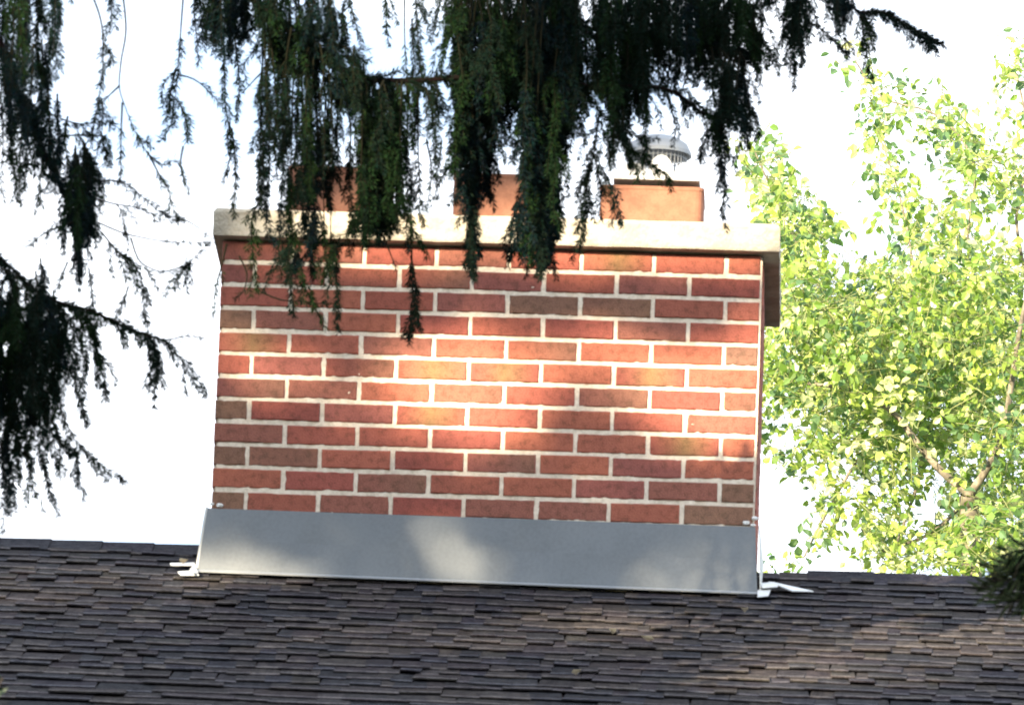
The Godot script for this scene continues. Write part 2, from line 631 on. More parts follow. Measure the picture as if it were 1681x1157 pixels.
	var a0 := P(333, 834, 0.006)
	var a1 := P(1241, 865, 0.006)
	a0.x = -hw - 0.002
	var b0 := rf * Vector3(-hw - 0.021, 0.014, 0.035)
	var b1 := rf * Vector3(hw + 0.003, 0.014, 0.035)
	var na := 60
	for k in na:
		var t0 := float(k) / na
		var t1 := float(k + 1) / na
		var wv := func(t: float) -> Vector3: return Vector3(0, 0, 0.0022 * sin(t * 19.0) + 0.0015 * sin(t * 47.0 + 1.0))
		var p0: Vector3 = a0.lerp(a1, t0)
		var p1: Vector3 = a0.lerp(a1, t1)
		var m0: Vector3 = p0.lerp(b0.lerp(b1, t0), 0.5) + wv.call(t0)
		var m1: Vector3 = p1.lerp(b0.lerp(b1, t1), 0.5) + wv.call(t1)
		var q0: Vector3 = b0.lerp(b1, t0) + wv.call(t0 + 0.2) * 0.5
		var q1: Vector3 = b0.lerp(b1, t1) + wv.call(t1 + 0.2) * 0.5
		fl.quad(p0, p1, m1, m0, Color.WHITE)
		fl.quad(m0, m1, q1, q0, Color.WHITE)
		fl.quad(p0 + Vector3(0, 0, -0.006), p1 + Vector3(0, 0, -0.006), p1, p0, Color.WHITE)
	for p in [[a0, b0], [a1, b1]]:
		var t: Vector3 = p[0]
		var u: Vector3 = p[1]
		fl.quad(t, u, u + Vector3(0, 0, -0.03), t + Vector3(0, 0, -0.006), Color.WHITE)
	var apron := obj("flashing_apron", fl.mesh(M.flash), chim)
	var lip := Shape.new()
	var e0 := rf * Vector3(-hw - 0.03, 0.0155, 0.034)
	var e1 := rf * Vector3(hw + 0.022, 0.0155, 0.034)
	var dz := rf.basis.z * 0.028
	var dy := rf.basis.y * 0.003
	lip.hexa([e0 + dz, e1 + dz, e1 + dz + dy, e0 + dz + dy, e0, e1, e1 + dy, e0 + dy], [Color.WHITE, Color.WHITE, Color.WHITE, Color.WHITE, Color.WHITE, Color.WHITE])
	obj("drip_lip", lip.mesh(M.zinc), apron)
	for side in [-1.0, 1.0]:
		var sh := Shape.new()
		var x0: float = side * (hw + 0.001)
		var x1: float = side * (hw + (0.0215 if side < 0 else 0.01))
		var yt2: float = (a0.y if side < 0 else a1.y) + 0.004
		var n0 := rf * Vector3(x1, 0.012, 0.026)
		var n1 := rf * Vector3(x1, 0.02, -0.44)
		var n2 := Vector3(x0, yt2, -0.42)
		var n3 := Vector3(x0, yt2, 0.002)
		var th := Vector3(side * (0.007 if side < 0 else 0.003), 0, 0)
		sh.quad(n3, n2, n1, n0, Color.WHITE)
		sh.quad(n3 + th, n0 + th, n1 + th, n2 + th, Color.WHITE)
		sh.quad(n3, n0, n0 + th, n3 + th, Color.WHITE)
		sh.quad(n3, n3 + th, n2 + th, n2, Color.WHITE)
		# foot on the shingles, torn and bent up at its free edge
		if side < 0:
			plate(sh, [[321, 936], [326, 943], [296, 943], [291, 938]], 0.02)
			plate(sh, [[318, 923], [320, 927], [280, 927], [278, 924]], 0.022)
			plate(sh, [[318, 926], [325, 940], [316, 940], [311, 934]], 0.026)
		else:
			plate(sh, [[1244, 968], [1266, 967], [1262, 977], [1244, 979]], 0.02)
			plate(sh, [[1262, 954], [1278, 957], [1336, 970], [1300, 969]], 0.024)
			plate(sh, [[1250, 957], [1272, 955], [1278, 962], [1252, 964]], 0.03)
		obj("side_flashing", sh.mesh(M.bright), chim)
	# smears of sealant at the two upper corners of the apron
	for at in [P(347, 827, 0.004), P(360, 829, 0.006), P(1236, 862, 0.006), P(1226, 858, 0.004), P(1240, 851, 0.004)]:
		var bl := Shape.new()
		lump(bl, at, Vector3(0.009, 0.005, 0.004) * rng.randf_range(0.7, 1.3), Color.WHITE)
		obj("sealant_smear", bl.mesh(M.sealant), chim)

func roof_at(u: float, w: float, lift: float) -> Vector3:      # the point of the shingles that the photo shows at (u, w)
	var rf := roof_frame()
	var d := ray(u, w)
	return EYE + d * ((rf.origin + rf.basis.y * lift - EYE).dot(rf.basis.y) / d.dot(rf.basis.y))

func plate(s: Shape, corners: Array, lift: float) -> void:
	var p := []
	for c in corners:
		p.append(roof_at(c[0], c[1], lift + rng.randf_range(-0.003, 0.003)))
	var th := Vector3(0, -0.003, 0)
	s.quad(p[0], p[1], p[2], p[3], Color.WHITE)
	s.quad(p[3] + th, p[2] + th, p[1] + th, p[0] + th, Color.WHITE)
	for k in 4:
		var k2 := (k + 1) % 4
		s.quad(p[k], p[k] + th, p[k2] + th, p[k2], Color.WHITE)

func ring_tile(s: Shape, cx: float, cz: float, w: float, d: float, y0: float, y1: float) -> void:
	var outer := PackedVector2Array()
	var inner := PackedVector2Array()
	var r := 0.022
	for q in 4:
		var c := Vector2((w / 2 - r) * (1 if q in [0, 3] else -1), (d / 2 - r) * (1 if q < 2 else -1))
		for k in 5:
			var a := PI / 2 * (q + k / 4.0)
			outer.append(c + Vector2(cos(a), sin(a)) * r)
			inner.append(c + Vector2(cos(a), sin(a)) * 0.004)
	var m := outer.size()
	for k in m:
		var k2 := (k + 1) % m
		var at := func(p: Vector2, y: float, grow: float) -> Vector3: return Vector3(cx + p.x * grow, y, cz + p.y * grow)
		var lip := y1 - 0.012
		s.quad(at.call(outer[k2], lip, 1.0), at.call(outer[k], lip, 1.0), at.call(outer[k], y0, 1.0), at.call(outer[k2], y0, 1.0), Color.WHITE)
		s.quad(at.call(outer[k2], y1 - 0.002, 1.012), at.call(outer[k], y1 - 0.002, 1.012), at.call(outer[k], lip, 1.012), at.call(outer[k2], lip, 1.012), Color(0.8, 0.8, 0.8))
		s.quad(at.call(outer[k2], lip, 1.012), at.call(outer[k], lip, 1.012), at.call(outer[k], lip, 1.0), at.call(outer[k2], lip, 1.0), Color.WHITE)
		s.quad(at.call(inner[k2], y1, 1.0), at.call(inner[k], y1, 1.0), at.call(outer[k], y1 - 0.002, 1.012), at.call(outer[k2], y1 - 0.002, 1.012), Color.WHITE)
		s.quad(at.call(inner[k], y1, 1.0), at.call(inner[k2], y1, 1.0), at.call(inner[k2], y0, 1.0), at.call(inner[k], y0, 1.0), Color.WHITE)

func lump(s: Shape, at: Vector3, size: Vector3, col: Color) -> void:
	var rows := []
	for a in 5:
		var line := PackedVector3Array()
		for b in 8:
			var th := PI * a / 4.0
			var ph := TAU * b / 8.0
			line.append(at + Vector3(sin(th) * cos(ph), cos(th), sin(th) * sin(ph)) * size * rng.randf_range(0.75, 1.2))
		rows.append(line)
	for a in 4:
		for b in 8:
			var b2 := (b + 1) % 8
			s.quad(rows[a][b2], rows[a][b], rows[a + 1][b], rows[a + 1][b2], col)

func rain_cap(chim: Node3D, z: float) -> void:
	var c := P(1080, 292, z)
	var rc := Node3D.new()
	rc.name = "rain_cap"
	chim.add_child(rc)
	# domed lid, its edge turned down
	var s := Shape.new()
	var top := P(1080, 222, z).y
	var rim := P(1080, 250, z).y
	var prof := [Vector2(0.0, top), Vector2(0.035, top - 0.003), Vector2(0.062, top - 0.012), Vector2(0.082, top - 0.027), Vector2(0.093, rim), Vector2(0.094, rim - 0.011), Vector2(0.088, rim - 0.009), Vector2(0.075, rim + 0.012), Vector2(0.03, top - 0.01), Vector2(0.0, top - 0.008)]
	lathe(s, c.x, z, prof, 28)
	obj("domed_lid", s.mesh(M.zinc), rc)
	# cage of wires
	var w := Shape.new()
	var y0 := c.y - 0.012
	for k in 40:
		var a := TAU * k / 40.0
		var p := Vector3(c.x + cos(a) * 0.08, 0, z + sin(a) * 0.08)
		var q := PackedVector3Array([Vector3(p.x, y0, p.z), Vector3(p.x, rim - 0.002, p.z)])
		w.tube(q, 0.0016, 0.0016, 4, Color.WHITE)
	for r in 5:
		var ring := PackedVector3Array()
		for k in 29:
			var a := TAU * k / 28.0
			ring.append(Vector3(c.x + cos(a) * 0.08, lerpf(y0, rim, r / 4.0), z + sin(a) * 0.08))
		w.tube(ring, 0.0017, 0.0017, 4, Color.WHITE)
	obj("wire_cage", w.mesh(M.zinc), rc)
	# bright base with three rounded tabs at the front
	var b := Shape.new()
	var y1 := P(1080, 301, z).y
	var x0 := P(1008, 300, z).x
	var x1 := P(1150, 300, z).x
	b.box(Vector3(x0, y1 - 0.012, z - 0.1), Vector3(x1, y1 + 0.006, z + 0.1), Color.WHITE)
	for t in [[1040.0, 0.036, 0.03], [1086.0, 0.034, 0.055], [1128.0, 0.034, 0.034]]:
		var cx := P(t[0], 300, z).x
		var prev := Vector3.ZERO
		for k in 13:
			var a := PI * k / 12.0
			var e := Vector3(cx - cos(a) * t[1], y1 + 0.006 + sin(a) * t[2], z + 0.098)
			if k > 0:
				var cc := Vector3(cx, y1 + 0.004, z + 0.098)
				var dz := Vector3(0, 0, -0.004)
				b.tri(cc, prev, e, Color.WHITE)
				b.tri(cc + dz, e + dz, prev + dz, Color.WHITE)
				b.quad(prev, prev + dz, e + dz, e, Color.WHITE)
			prev = e
	obj("bright_base", b.mesh(M.bright), rc)

func lathe(s: Shape, cx: float, cz: float, prof: Array, seg: int) -> void:
	for k in prof.size() - 1:
		for q in seg:
			var a := TAU * q / seg
			var a2 := TAU * (q + 1) / seg
			var p: Vector2 = prof[k]
			var r: Vector2 = prof[k + 1]
			var p0 := Vector3(cx + cos(a) * p.x, p.y, cz + sin(a) * p.x)
			var p1 := Vector3(cx + cos(a2) * p.x, p.y, cz + sin(a2) * p.x)
			var r0 := Vector3(cx + cos(a) * r.x, r.y, cz + sin(a) * r.x)
			var r1 := Vector3(cx + cos(a2) * r.x, r.y, cz + sin(a2) * r.x)
			s.quad(p1, p0, r0, r1, Color.WHITE)

# ---------------------------------------------------------------- spruce
func smooth(p: PackedVector3Array, step: float) -> PackedVector3Array:
	var out := PackedVector3Array()
	var m := p.size()
	for k in m - 1:
		var a := p[maxi(k - 1, 0)]
		var b := p[k]
		var c := p[k + 1]
		var d := p[mini(k + 2, m - 1)]
		var cnt := maxi(1, int(ceil(b.distance_to(c) / step)))
		for q in cnt:
			out.append(b.cubic_interpolate(c, a, d, float(q) / cnt))
	out.append(p[m - 1])
	return out

var needles := 0

func clothe(s: Shape, p: PackedVector3Array, from: float, to: float, per_m: float, len_: float, tone: Color, wide := 0.0026) -> void:
	var total := 0.0
	for k in p.size() - 1:
		total += p[k].distance_to(p[k + 1])
	var done := 0.0
	for k in p.size() - 1:
		var a := p[k]
		var b := p[k + 1]
		var l := a.distance_to(b)
		if l < 0.0001:
			continue
		var t := (b - a) / l
		var side := t.cross(Vector3(0.23, 0.3, 0.93)).normalized()
		var oth := t.cross(side)
		var cnt := int(l * per_m + rng.randf())
		for q in cnt:
			var f := rng.randf()
			var at := (done + l * f) / maxf(total, 0.001)
			if at < from or at > to:
				continue
			var w := rng.randf() * TAU
			var o := side * cos(w) + oth * sin(w)
			var spread := rng.randf_range(0.55, 1.0)
			var dir := (t * (1.15 - spread * 0.55) + o * spread + Vector3(0, -0.12, 0)).normalized()
			var nl := len_ * rng.randf_range(0.7, 1.15) * (1.0 - 0.35 * maxf(0.0, at - 0.75) * 4.0 * 0.5)
			var root := a + t * (l * f)
			var tip := root + dir * nl
			var acr := dir.cross(Vector3(rng.randf() - 0.5, rng.randf() - 0.5, rng.randf() - 0.5)).normalized() * (wide * 0.5)
			var midp := root.lerp(tip, 0.5)
			var col := tone * rng.randf_range(0.7, 1.35)
			s.quad(root, midp + acr, tip, midp - acr, col)
			needles += 1
		done += l

func strand(s: Shape, p: PackedVector3Array, side: float, bare: float, lush: float, tone: Color, r := 0.0028) -> void:
	var wood := Color(0.009, 0.008, 0.007)
	var c := smooth(p, 0.02)
	s.tube(c, r, 0.0009, 4, wood)
	clothe(s, c, bare, 1.0, 800.0 * lush, 0.02, tone, 0.003)
	if side <= 0.0:
		return
	var gone := 0.0
	var wave := rng.randf_range(9.0, 22.0)      # fuller and thinner stretches follow each other
	var phase := rng.randf() * PI
	var total := 0.0
	for k in c.size() - 1:
		total += c[k].distance_to(c[k + 1])
	var next := total * bare + rng.randf() * 0.02
	for k in c.size() - 1:
		var l := c[k].distance_to(c[k + 1])
		gone += l
		while gone > next and l > 0.0:
			next += rng.randf_range(0.018, 0.042) / lush
			var at := gone / total
			var t := (c[k + 1] - c[k]) / l
			var a := t.cross(Vector3(0.1, 0.1, 1.0)).normalized()
			var b := t.cross(a)
			var w := rng.randf() * TAU
			# side twigs lie mostly in one flat spray and droop
			var o := a * cos(w) + b * sin(w) * 0.7
			var sl := side * 1.8 * (0.35 + 1.0 * absf(sin(gone * wave + phase))) * rng.randf_range(0.5, 1.2) * (1.0 - 0.55 * at)
			var root := c[k]
			var m1 := root + (o * 0.6 + t * 0.7 + Vector3(0, -0.25, 0)).normalized() * sl * 0.5
			var m2 := m1 + (o * 0.25 + t * 0.6 + Vector3(0, -0.75, 0)).normalized() * sl * 0.5
			var tw := PackedVector3Array([root, m1, m2])
			s.tube(tw, 0.0013, 0.0007, 3, wood)
			clothe(s, tw, 0.0, 1.0, 800.0 * lush, 0.019, tone, 0.003)

func px_line(z: float, uv: Array, drift: float) -> PackedVector3Array:
	var out := PackedVector3Array()
	var m := uv.size() / 2
	var zz := z
	for k in m:
		out.append(P(uv[k * 2], uv[k * 2 + 1], zz))
		zz += drift / m
	return out

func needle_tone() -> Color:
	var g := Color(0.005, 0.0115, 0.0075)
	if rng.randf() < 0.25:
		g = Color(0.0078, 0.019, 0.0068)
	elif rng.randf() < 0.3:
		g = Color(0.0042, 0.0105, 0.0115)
	return g

var twigs_made := 0
var routes := {}

func bough_height(bough: Node3D, u: float) -> float:      # how high the bough passes there, in the photo's pixels
	var uv: Array = routes[bough]
	for k in uv.size() / 2 - 1:
		if uv[k * 2 + 1] > -125.0 and u >= uv[k * 2] and u <= uv[k * 2 + 2]:
			return lerpf(uv[k * 2 + 1], uv[k * 2 + 3], (u - uv[k * 2]) / maxf(uv[k * 2 + 2] - uv[k * 2], 1.0))
	return -9999.0

# each entry: bare share, length of side twigs (m), lushness, then the line in the photograph's pixels
func twig(bough: Node3D, z: float, bare: float, side: float, lush: float, uv: Array) -> void:
	var s := Shape.new()
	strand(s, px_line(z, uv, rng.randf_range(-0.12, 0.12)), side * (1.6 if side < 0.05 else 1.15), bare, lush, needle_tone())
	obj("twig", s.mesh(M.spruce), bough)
	twigs_made += 1

func curtain(bough: Node3D, z: float, u0: float, u1: float, v0: float, v1: float, count: int, side: float, lush := 1.0, bare := 0.05, spread := 0.25) -> void:
	for k in count:
		var u := lerpf(u0, u1, (k + rng.randf()) / count)
		var top := v0 + rng.randf_range(-34, 22)
		var bot := lerpf(v0, v1, rng.randf_range(1.0 - 2.0 * spread, 1.0))
		var sway := rng.randf_range(-9, 9)
		var m := maxi(3, int((bot - top) / 45.0))
		var uv := []
		var hang := bough_height(bough, u)
		var share := bare
		if hang > top - 330.0 and hang < top - 14.0:      # a bare stem leads down from the bough
			uv.append_array([u + rng.randf_range(-16, 16), hang, u + rng.randf_range(-8, 8), (hang + top) / 2.0])
			share = (top - hang) * rng.randf_range(0.45, 1.0) / (bot - hang)
		for q in m + 1:
			var t := float(q) / m
			uv.append(u + sway * t + rng.randf_range(-3.5, 3.5))
			uv.append(lerpf(top, bot, t))
		twig(bough, z + rng.randf_range(-0.18, 0.18), share, side, lush, uv)

func bough_at(tree: Node3D, z: float, drift: float, r0: float, r1: float, uv: Array, side: float, trunk_at: Vector3) -> MeshInstance3D:
	var p := px_line(z, uv, drift)
	var base := Vector3(trunk_at.x, p[0].y + 0.35, trunk_at.z)
	var full := PackedVector3Array([base, base.lerp(p[0], 0.5) + Vector3(0, 0.22, 0)])
	full.append_array(p)
	var c := smooth(full, 0.05)
	var s := Shape.new()
	s.tube(c, r0 * 0.9, r1 * 0.8, 7, Color(0.008, 0.0065, 0.0055))
	var shown := PackedVector3Array()
	for k in p.size():
		if uv[k * 2 + 1] > -35.0 and uv[k * 2] > -120.0:
			shown.append(p[k])
	var fine := smooth(shown, 0.02)
	if side > 0.0:
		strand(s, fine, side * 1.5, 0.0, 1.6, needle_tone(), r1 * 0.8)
	# beyond the frame the bough goes on carrying hanging twigs, wherever the sun's way to roof and chimney stays free
	var extra := Shape.new()
	for k in c.size():
		for j in 4:
			var root := c[k] + Vector3(rng.randf_range(-0.05, 0.05), rng.randf_range(-0.03, 0.02), rng.randf_range(-0.22, 0.22))
			var tip := root + Vector3(rng.randf_range(-0.07, 0.07), -rng.randf_range(0.16, 0.6), rng.randf_range(-0.07, 0.07))
			if not free_of_view(root) or not free_of_view(tip) or root.distance_to(Vector3(trunk_at.x, root.y, trunk_at.z)) < 0.6:
				continue
			var line := PackedVector3Array([c[k], root, root.lerp(tip, 0.5), tip])
			extra.tube(line, 0.002, 0.001, 3, Color(0.009, 0.008, 0.007))
			clothe(extra, line, 0.05, 1.0, 420.0, 0.04, needle_tone(), 0.006)
	if extra.v.size():
		var eo := obj("outer_twigs", extra.mesh(M.spruce), tree)
		eo.set_meta("kind", "stuff")
	var o := obj("bough", s.mesh(M.spruce), tree)
	routes[o] = uv
	return o

func build_spruce() -> void:
	rng.seed = 1074
	var at := Vector3(-4.3, 0, 5.0)
	var tree := thing("spruce_tree", "dark spruce with long drooping twigs hanging in front of the chimney top", "tree")
	var s := Shape.new()
	s.tube(PackedVector3Array([at, at + Vector3(0.03, 5, 0), at + Vector3(0.0, 10, 0.04), at + Vector3(0.02, 15.5, 0)]), 0.27, 0.02, 14, Color.WHITE)
	obj("trunk", s.mesh(M.darkbark), tree)
	# ---- the limb at the left
	var b := bough_at(tree, 4.0, -0.3, 0.022, 0.006, [-160, -70, 0, 70, 25, 150, 60, 225, 88, 285, 112, 335, 125, 400, 132, 455], 0.05, at)
	curtain(b, 4.0, -30, 65, -40, 150, 14, 0.05)
	curtain(b, 4.05, 5, 75, 80, 250, 7, 0.045)
	curtain(b, 3.95, -20, 20, 200, 330, 3, 0.03, 0.7)
	curtain(b, 3.9, 85, 100, -40, 180, 3, 0.03)
	curtain(b, 3.9, 30, 110, 180, 345, 8, 0.03)
	curtain(b, 3.85, 118, 152, 262, 455, 7, 0.045, 1.2)
	curtain(b, 3.85, 125, 150, 300, 400, 3, 0.06, 1.2)
	twig(b, 3.9, 0.0, 0.03, 1.0, [15, 250, 22, 275, 28, 330])
	twig(b, 3.9, 0.1, 0.02, 0.8, [70, 250, 62, 320, 55, 348])
	twig(b, 3.9, 0.1, 0.02, 0.7, [118, 365, 95, 372, 70, 385, 42, 405])
	twig(b, 3.85, 0.35, 0.02, 0.7, [150, -10, 166, 40, 168, 110, 160, 170, 148, 240])
	twig(b, 3.8, 0.0, 0.025, 0.9, [178, -20, 182, 20, 178, 55])
	twig(b, 3.8, 0.1, 0.025, 0.9, [168, 70, 178, 85, 182, 105])
	twig(b, 3.8, 0.2, 0.02, 0.8, [100, 195, 130, 203, 170, 200])
	twig(b, 3.8, 0.2, 0.02, 0.8, [95, 225, 120, 222, 170, 225, 182, 255])
	twig(b, 3.8, 0.1, 0.03, 0.9, [165, 160, 170, 185, 182, 205])
	twig(b, 3.8, 0.1, 0.02, 0.8, [165, 215, 170, 240, 178, 275])
	twig(b, 3.7, 0.75, 0.0, 0.7, [198, -30, 206, 45, 198, 100, 195, 140, 202, 168, 224, 222, 242, 252])
	twig(b, 3.7, 0.5, 0.012, 0.6, [196, 140, 180, 155, 166, 170])
	twig(b, 3.7, 0.2, 0.02, 0.9, [224, 222, 232, 232, 245, 228])
	twig(b, 3.7, 0.25, 0.022, 0.6, [242, 250, 260, 285, 275, 310, 285, 345, 298, 360])
	twig(b, 3.7, 0.1, 0.03, 0.8, [245, 255, 265, 270, 280, 268])
	twig(b, 3.7, 0.3, 0.016, 0.5, [200, 168, 198, 220, 197, 300])
	twig(b, 3.7, 0.4, 0.02, 0.6, [300, 240, 296, 275, 312, 320])
	twig(b, 3.75, 0.1, 0.025, 0.7, [148, 298, 185, 296, 212, 305, 235, 325, 262, 348, 300, 360])
	twig(b, 3.75, 0.75, 0.012, 0.5, [298, 359, 320, 370, 346, 392])
	twig(b, 3.75, 0.35, 0.02, 0.6, [150, 325, 190, 335, 222, 340, 250, 352, 268, 362, 300, 360])
	twig(b, 3.75, 0.2, 0.03, 0.8, [190, 335, 200, 350, 205, 385])
	twig(b, 3.75, 0.55, 0.012, 0.5, [160, 365, 190, 378, 215, 386, 278, 397, 350, 398])
	twig(b, 3.75, 0.1, 0.035, 1.0, [165, 380, 192, 412, 216, 428, 232, 462, 236, 500, 243, 550])
	twig(b, 3.75, 0.1, 0.03, 0.9, [196, 415, 212, 440, 222, 470])
	twig(b, 3.75, 0.45, 0.015, 0.6, [214, 390, 226, 425, 246, 440, 268, 446, 290, 440, 312, 430, 340, 398])
	twig(b, 3.75, 0.0, 0.035, 1.0, [312, 430, 300, 445, 283, 475])
	twig(b, 3.75, 0.0, 0.03, 1.0, [312, 432, 306, 450, 300, 472])
	twig(b, 3.75, 0.2, 0.02, 0.6, [210, 470, 200, 500, 188, 520])
	twig(b, 3.75, 0.1, 0.02, 0.7, [145, 440, 150, 480, 152, 515])
	twig(b, 3.75, 0.3, 0.015, 0.6, [110, 430, 100, 455, 90, 480])
	# ---- the lower bough at the left
	b = bough_at(tree, 3.9, -0.2, 0.018, 0.004, [-220, 500, -80, 520, 0, 515, 60, 503, 130, 505, 170, 520, 210, 540, 248, 552], 0.04, at)
	twig(b, 3.75, 0.5, 0.008, 0.6, [246, 552, 275, 558, 300, 552, 332, 554])
	twig(b, 3.75, 0.0, 0.035, 1.1, [248, 552, 275, 565, 300, 595, 318, 628, 326, 642])
	twig(b, 3.75, 0.0, 0.04, 1.2, [246, 552, 256, 580, 256, 620, 252, 652])
	twig(b, 3.75, 0.0, 0.04, 1.2, [240, 548, 245, 585, 246, 630])
	twig(b, 3.75, 0.2, 0.03, 0.8, [165, 520, 200, 530, 232, 548])
	twig(b, 3.8, 0.0, 0.05, 1.3, [140, 510, 155, 560, 168, 605, 176, 648])
	twig(b, 3.8, 0.0, 0.05, 1.2, [132, 508, 150, 550, 160, 600])
	twig(b, 3.8, 0.0, 0.03, 1.0, [105, 520, 112, 590, 128, 650, 142, 700])
	curtain(b, 3.85, -20, 95, 508, 760, 8, 0.07, 1.4)
	curtain(b, 3.8, -20, 135, 505, 650, 8, 0.07, 1.4)
	curtain(b, 3.8, -20, 60, 620, 800, 4, 0.06, 1.3)
	twig(b, 3.8, 0.0, 0.05, 1.2, [60, 560, 90, 640, 110, 700, 135, 738, 168, 764, 206, 792])
	twig(b, 3.8, 0.0, 0.045, 1.2, [50, 600, 70, 680, 92, 720, 125, 745])
	twig(b, 3.8, 0.0, 0.03, 1.0, [122, 735, 128, 775, 128, 802])
	twig(b, 3.8, 0.0, 0.04, 1.1, [8, 700, 14, 780, 16, 842])
	twig(b, 3.8, 0.0, 0.04, 1.1, [0, 720, 8, 800, 10, 838])
	twig(b, 3.8, 0.0, 0.035, 1.0, [40, 740, 50, 780, 56, 815])
	twig(b, 3.8, 0.0, 0.03, 1.0, [62, 730, 74, 785, 87, 828])
	twig(b, 3.8, 0.0, 0.04, 1.0, [92, 700, 97, 740, 98, 765])
	# ---- the bough just above it
	b = bough_at(tree, 4.1, -0.2, 0.014, 0.004, [-230, 330, -100, 370, 0, 425, 40, 462, 75, 488, 110, 500], 0.04, at)
	curtain(b, 4.05, -25, 70, 450, 560, 9, 0.05, 1.2)
	# ---- the heavy limb that runs down to the right
	b = bough_at(tree, 2.60, -0.55, 0.03, 0.006, [520, -1150, 530, -700, 500, -300, 450, -140, 405, -60, 402, -12, 450, 28, 500, 74, 545, 104, 580, 124, 620, 132, 690, 132, 740, 128, 850, 122, 960, 140, 1060, 142, 1110, 152, 1150, 184, 1188, 196], 0.055, at)
	curtain(b, 2.44, 318, 330, -20, 110, 2, 0.02, 0.7)
	twig(b, 2.44, 0.45, 0.02, 0.7, [302, -30, 296, 50, 292, 110, 286, 170])
	twig(b, 2.44, 0.0, 0.03, 1.0, [288, 112, 280, 150, 274, 195])
	twig(b, 2.44, 0.0, 0.025, 0.9, [292, 165, 302, 190, 312, 232])
	twig(b, 2.44, 0.2, 0.02, 0.7, [284, 170, 280, 205, 262, 232])
	twig(b, 2.44, 0.5, 0.015, 0.5, [290, 122, 318, 130, 345, 152, 366, 178])
	curtain(b, 2.44, 338, 405, -40, 95, 16, 0.05, 1.1)
	twig(b, 2.44, 0.1, 0.02, 0.8, [366, 60, 368, 120, 370, 175, 380, 240])
	twig(b, 2.44, 0.1, 0.025, 0.9, [385, 60, 392, 130, 390, 195])
	twig(b, 2.44, 0.1, 0.025, 0.8, [376, 200, 378, 250, 366, 300])
	twig(b, 2.44, 0.1, 0.02, 0.8, [380, 210, 386, 280, 382, 360])
	twig(b, 2.44, 0.2, 0.015, 0.7, [452, 30, 425, 70, 398, 108])
	twig(b, 2.44, 0.8, 0.0, 0.4, [440, 108, 418, 130, 395, 155])
	curtain(b, 2.39, 410, 470, -30, 70, 9, 0.05, 1.1)
	curtain(b, 2.39, 470, 545, -30, 110, 7, 0.04)
	curtain(b, 2.39, 440, 570, 30, 135, 18, 0.05, 1.2)
	curtain(b, 2.36, 545, 600, 100, 185, 9, 0.05, 1.2)
	curtain(b, 2.36, 432, 480, 50, 265, 5, 0.025, 0.8)
	curtain(b, 2.36, 428, 476, 165, 275, 6, 0.035, 0.9)
	curtain(b, 2.33, 482, 560, 95, 300, 6, 0.012, 0.5, 0.3)
	curtain(b, 2.33, 500, 585, 120, 280, 3, 0.03, 0.8)
	curtain(b, 2.33, 500, 515, 150, 300, 2, 0.03, 0.9)
	curtain(b, 2.27, 484, 555, 255, 345, 8, 0.055, 1.2)
	curtain(b, 2.27, 455, 515, 320, 420, 6, 0.05, 1.2)
	curtain(b, 2.27, 418, 445, 270, 400, 3, 0.035, 0.9)
	twig(b, 2.27, 0.1, 0.03, 0.9, [440, 300, 420, 340, 412, 380, 422, 480])
	curtain(b, 2.27, 462, 545, 390, 470, 7, 0.06, 1.1)
	twig(b, 2.27, 0.0, 0.035, 1.0, [550, 400, 552, 460, 556, 500, 553, 538])
	twig(b, 2.27, 0.0, 0.03, 1.0, [490, 420, 500, 470, 522, 515, 534, 540])
	twig(b, 2.27, 0.1, 0.03, 0.9, [455, 370, 470, 440, 480, 500, 478, 515])
	twig(b, 2.27, 0.4, 0.01, 0.6, [430, 480, 460, 492, 500, 495, 540, 500])
	twig(b, 2.27, 0.7, 0.0, 0.5, [392, 420, 405, 450, 398, 480, 385, 490])
	twig(b, 2.27, 0.4, 0.015, 0.6, [372, 400, 362, 440, 352, 480, 352, 515])
	curtain(b, 2.27, 594, 655, 150, 390, 14, 0.05, 1.2)
	curtain(b, 2.27, 592, 650, 260, 400, 8, 0.06, 1.3)
	curtain(b, 2.27, 570, 690, 330, 395, 9, 0.05, 1.1)
	twig(b, 2.27, 0.1, 0.035, 1.0, [640, 300, 600, 350, 570, 390, 556, 412])
	twig(b, 2.27, 0.1, 0.03, 1.0, [650, 310, 672, 360, 690, 408])
	twig(b, 2.27, 0.75, 0.0, 0.6, [630, 390, 640, 415, 650, 440])
	twig(b, 2.22, 0.25, 0.03, 1.1, [674, 380, 676, 430, 677, 480, 674, 530, 672, 566])
	twig(b, 2.22, 0.35, 0.03, 1.1, [674, 420, 682, 465, 681, 510, 676, 545])
	curtain(b, 2.22, 668, 724, 130, 275, 7, 0.025, 0.8)
	twig(b, 2.22, 0.3, 0.02, 0.7, [700, 230, 708, 280, 702, 340])
	twig(b, 2.22, 0.3, 0.02, 0.7, [725, 230, 722, 260, 712, 300])
	twig(b, 2.22, 0.3, 0.02, 0.7, [770, 240, 745, 270, 725, 290, 708, 340])
	twig(b, 2.22, 0.2, 0.02, 0.8, [765, 272, 740, 273, 722, 280])
	twig(b, 2.39, 0.1, 0.03, 0.9, [545, 70, 575, 80, 605, 82])
	twig(b, 2.39, 0.1, 0.025, 0.9, [560, 92, 585, 96, 608, 98])
	# ---- limb of the thick curtain at the right
	b = bough_at(tree, 2.22, -0.28, 0.025, 0.005, [560, -1150, 580, -700, 600, -300, 660, -110, 760, -50, 860, 0, 960, 45, 1060, 62, 1150, 72, 1242, 92], 0.06, at)
	twig(b, 2.22, 0.0, 0.03, 0.9, [566, -20, 578, 20, 590, 60])
	twig(b, 2.22, 0.7, 0.0, 0.5, [578, 5, 562, 20, 548, 30])
	twig(b, 2.22, 0.0, 0.03, 0.9, [630, -20, 634, 25, 632, 56])
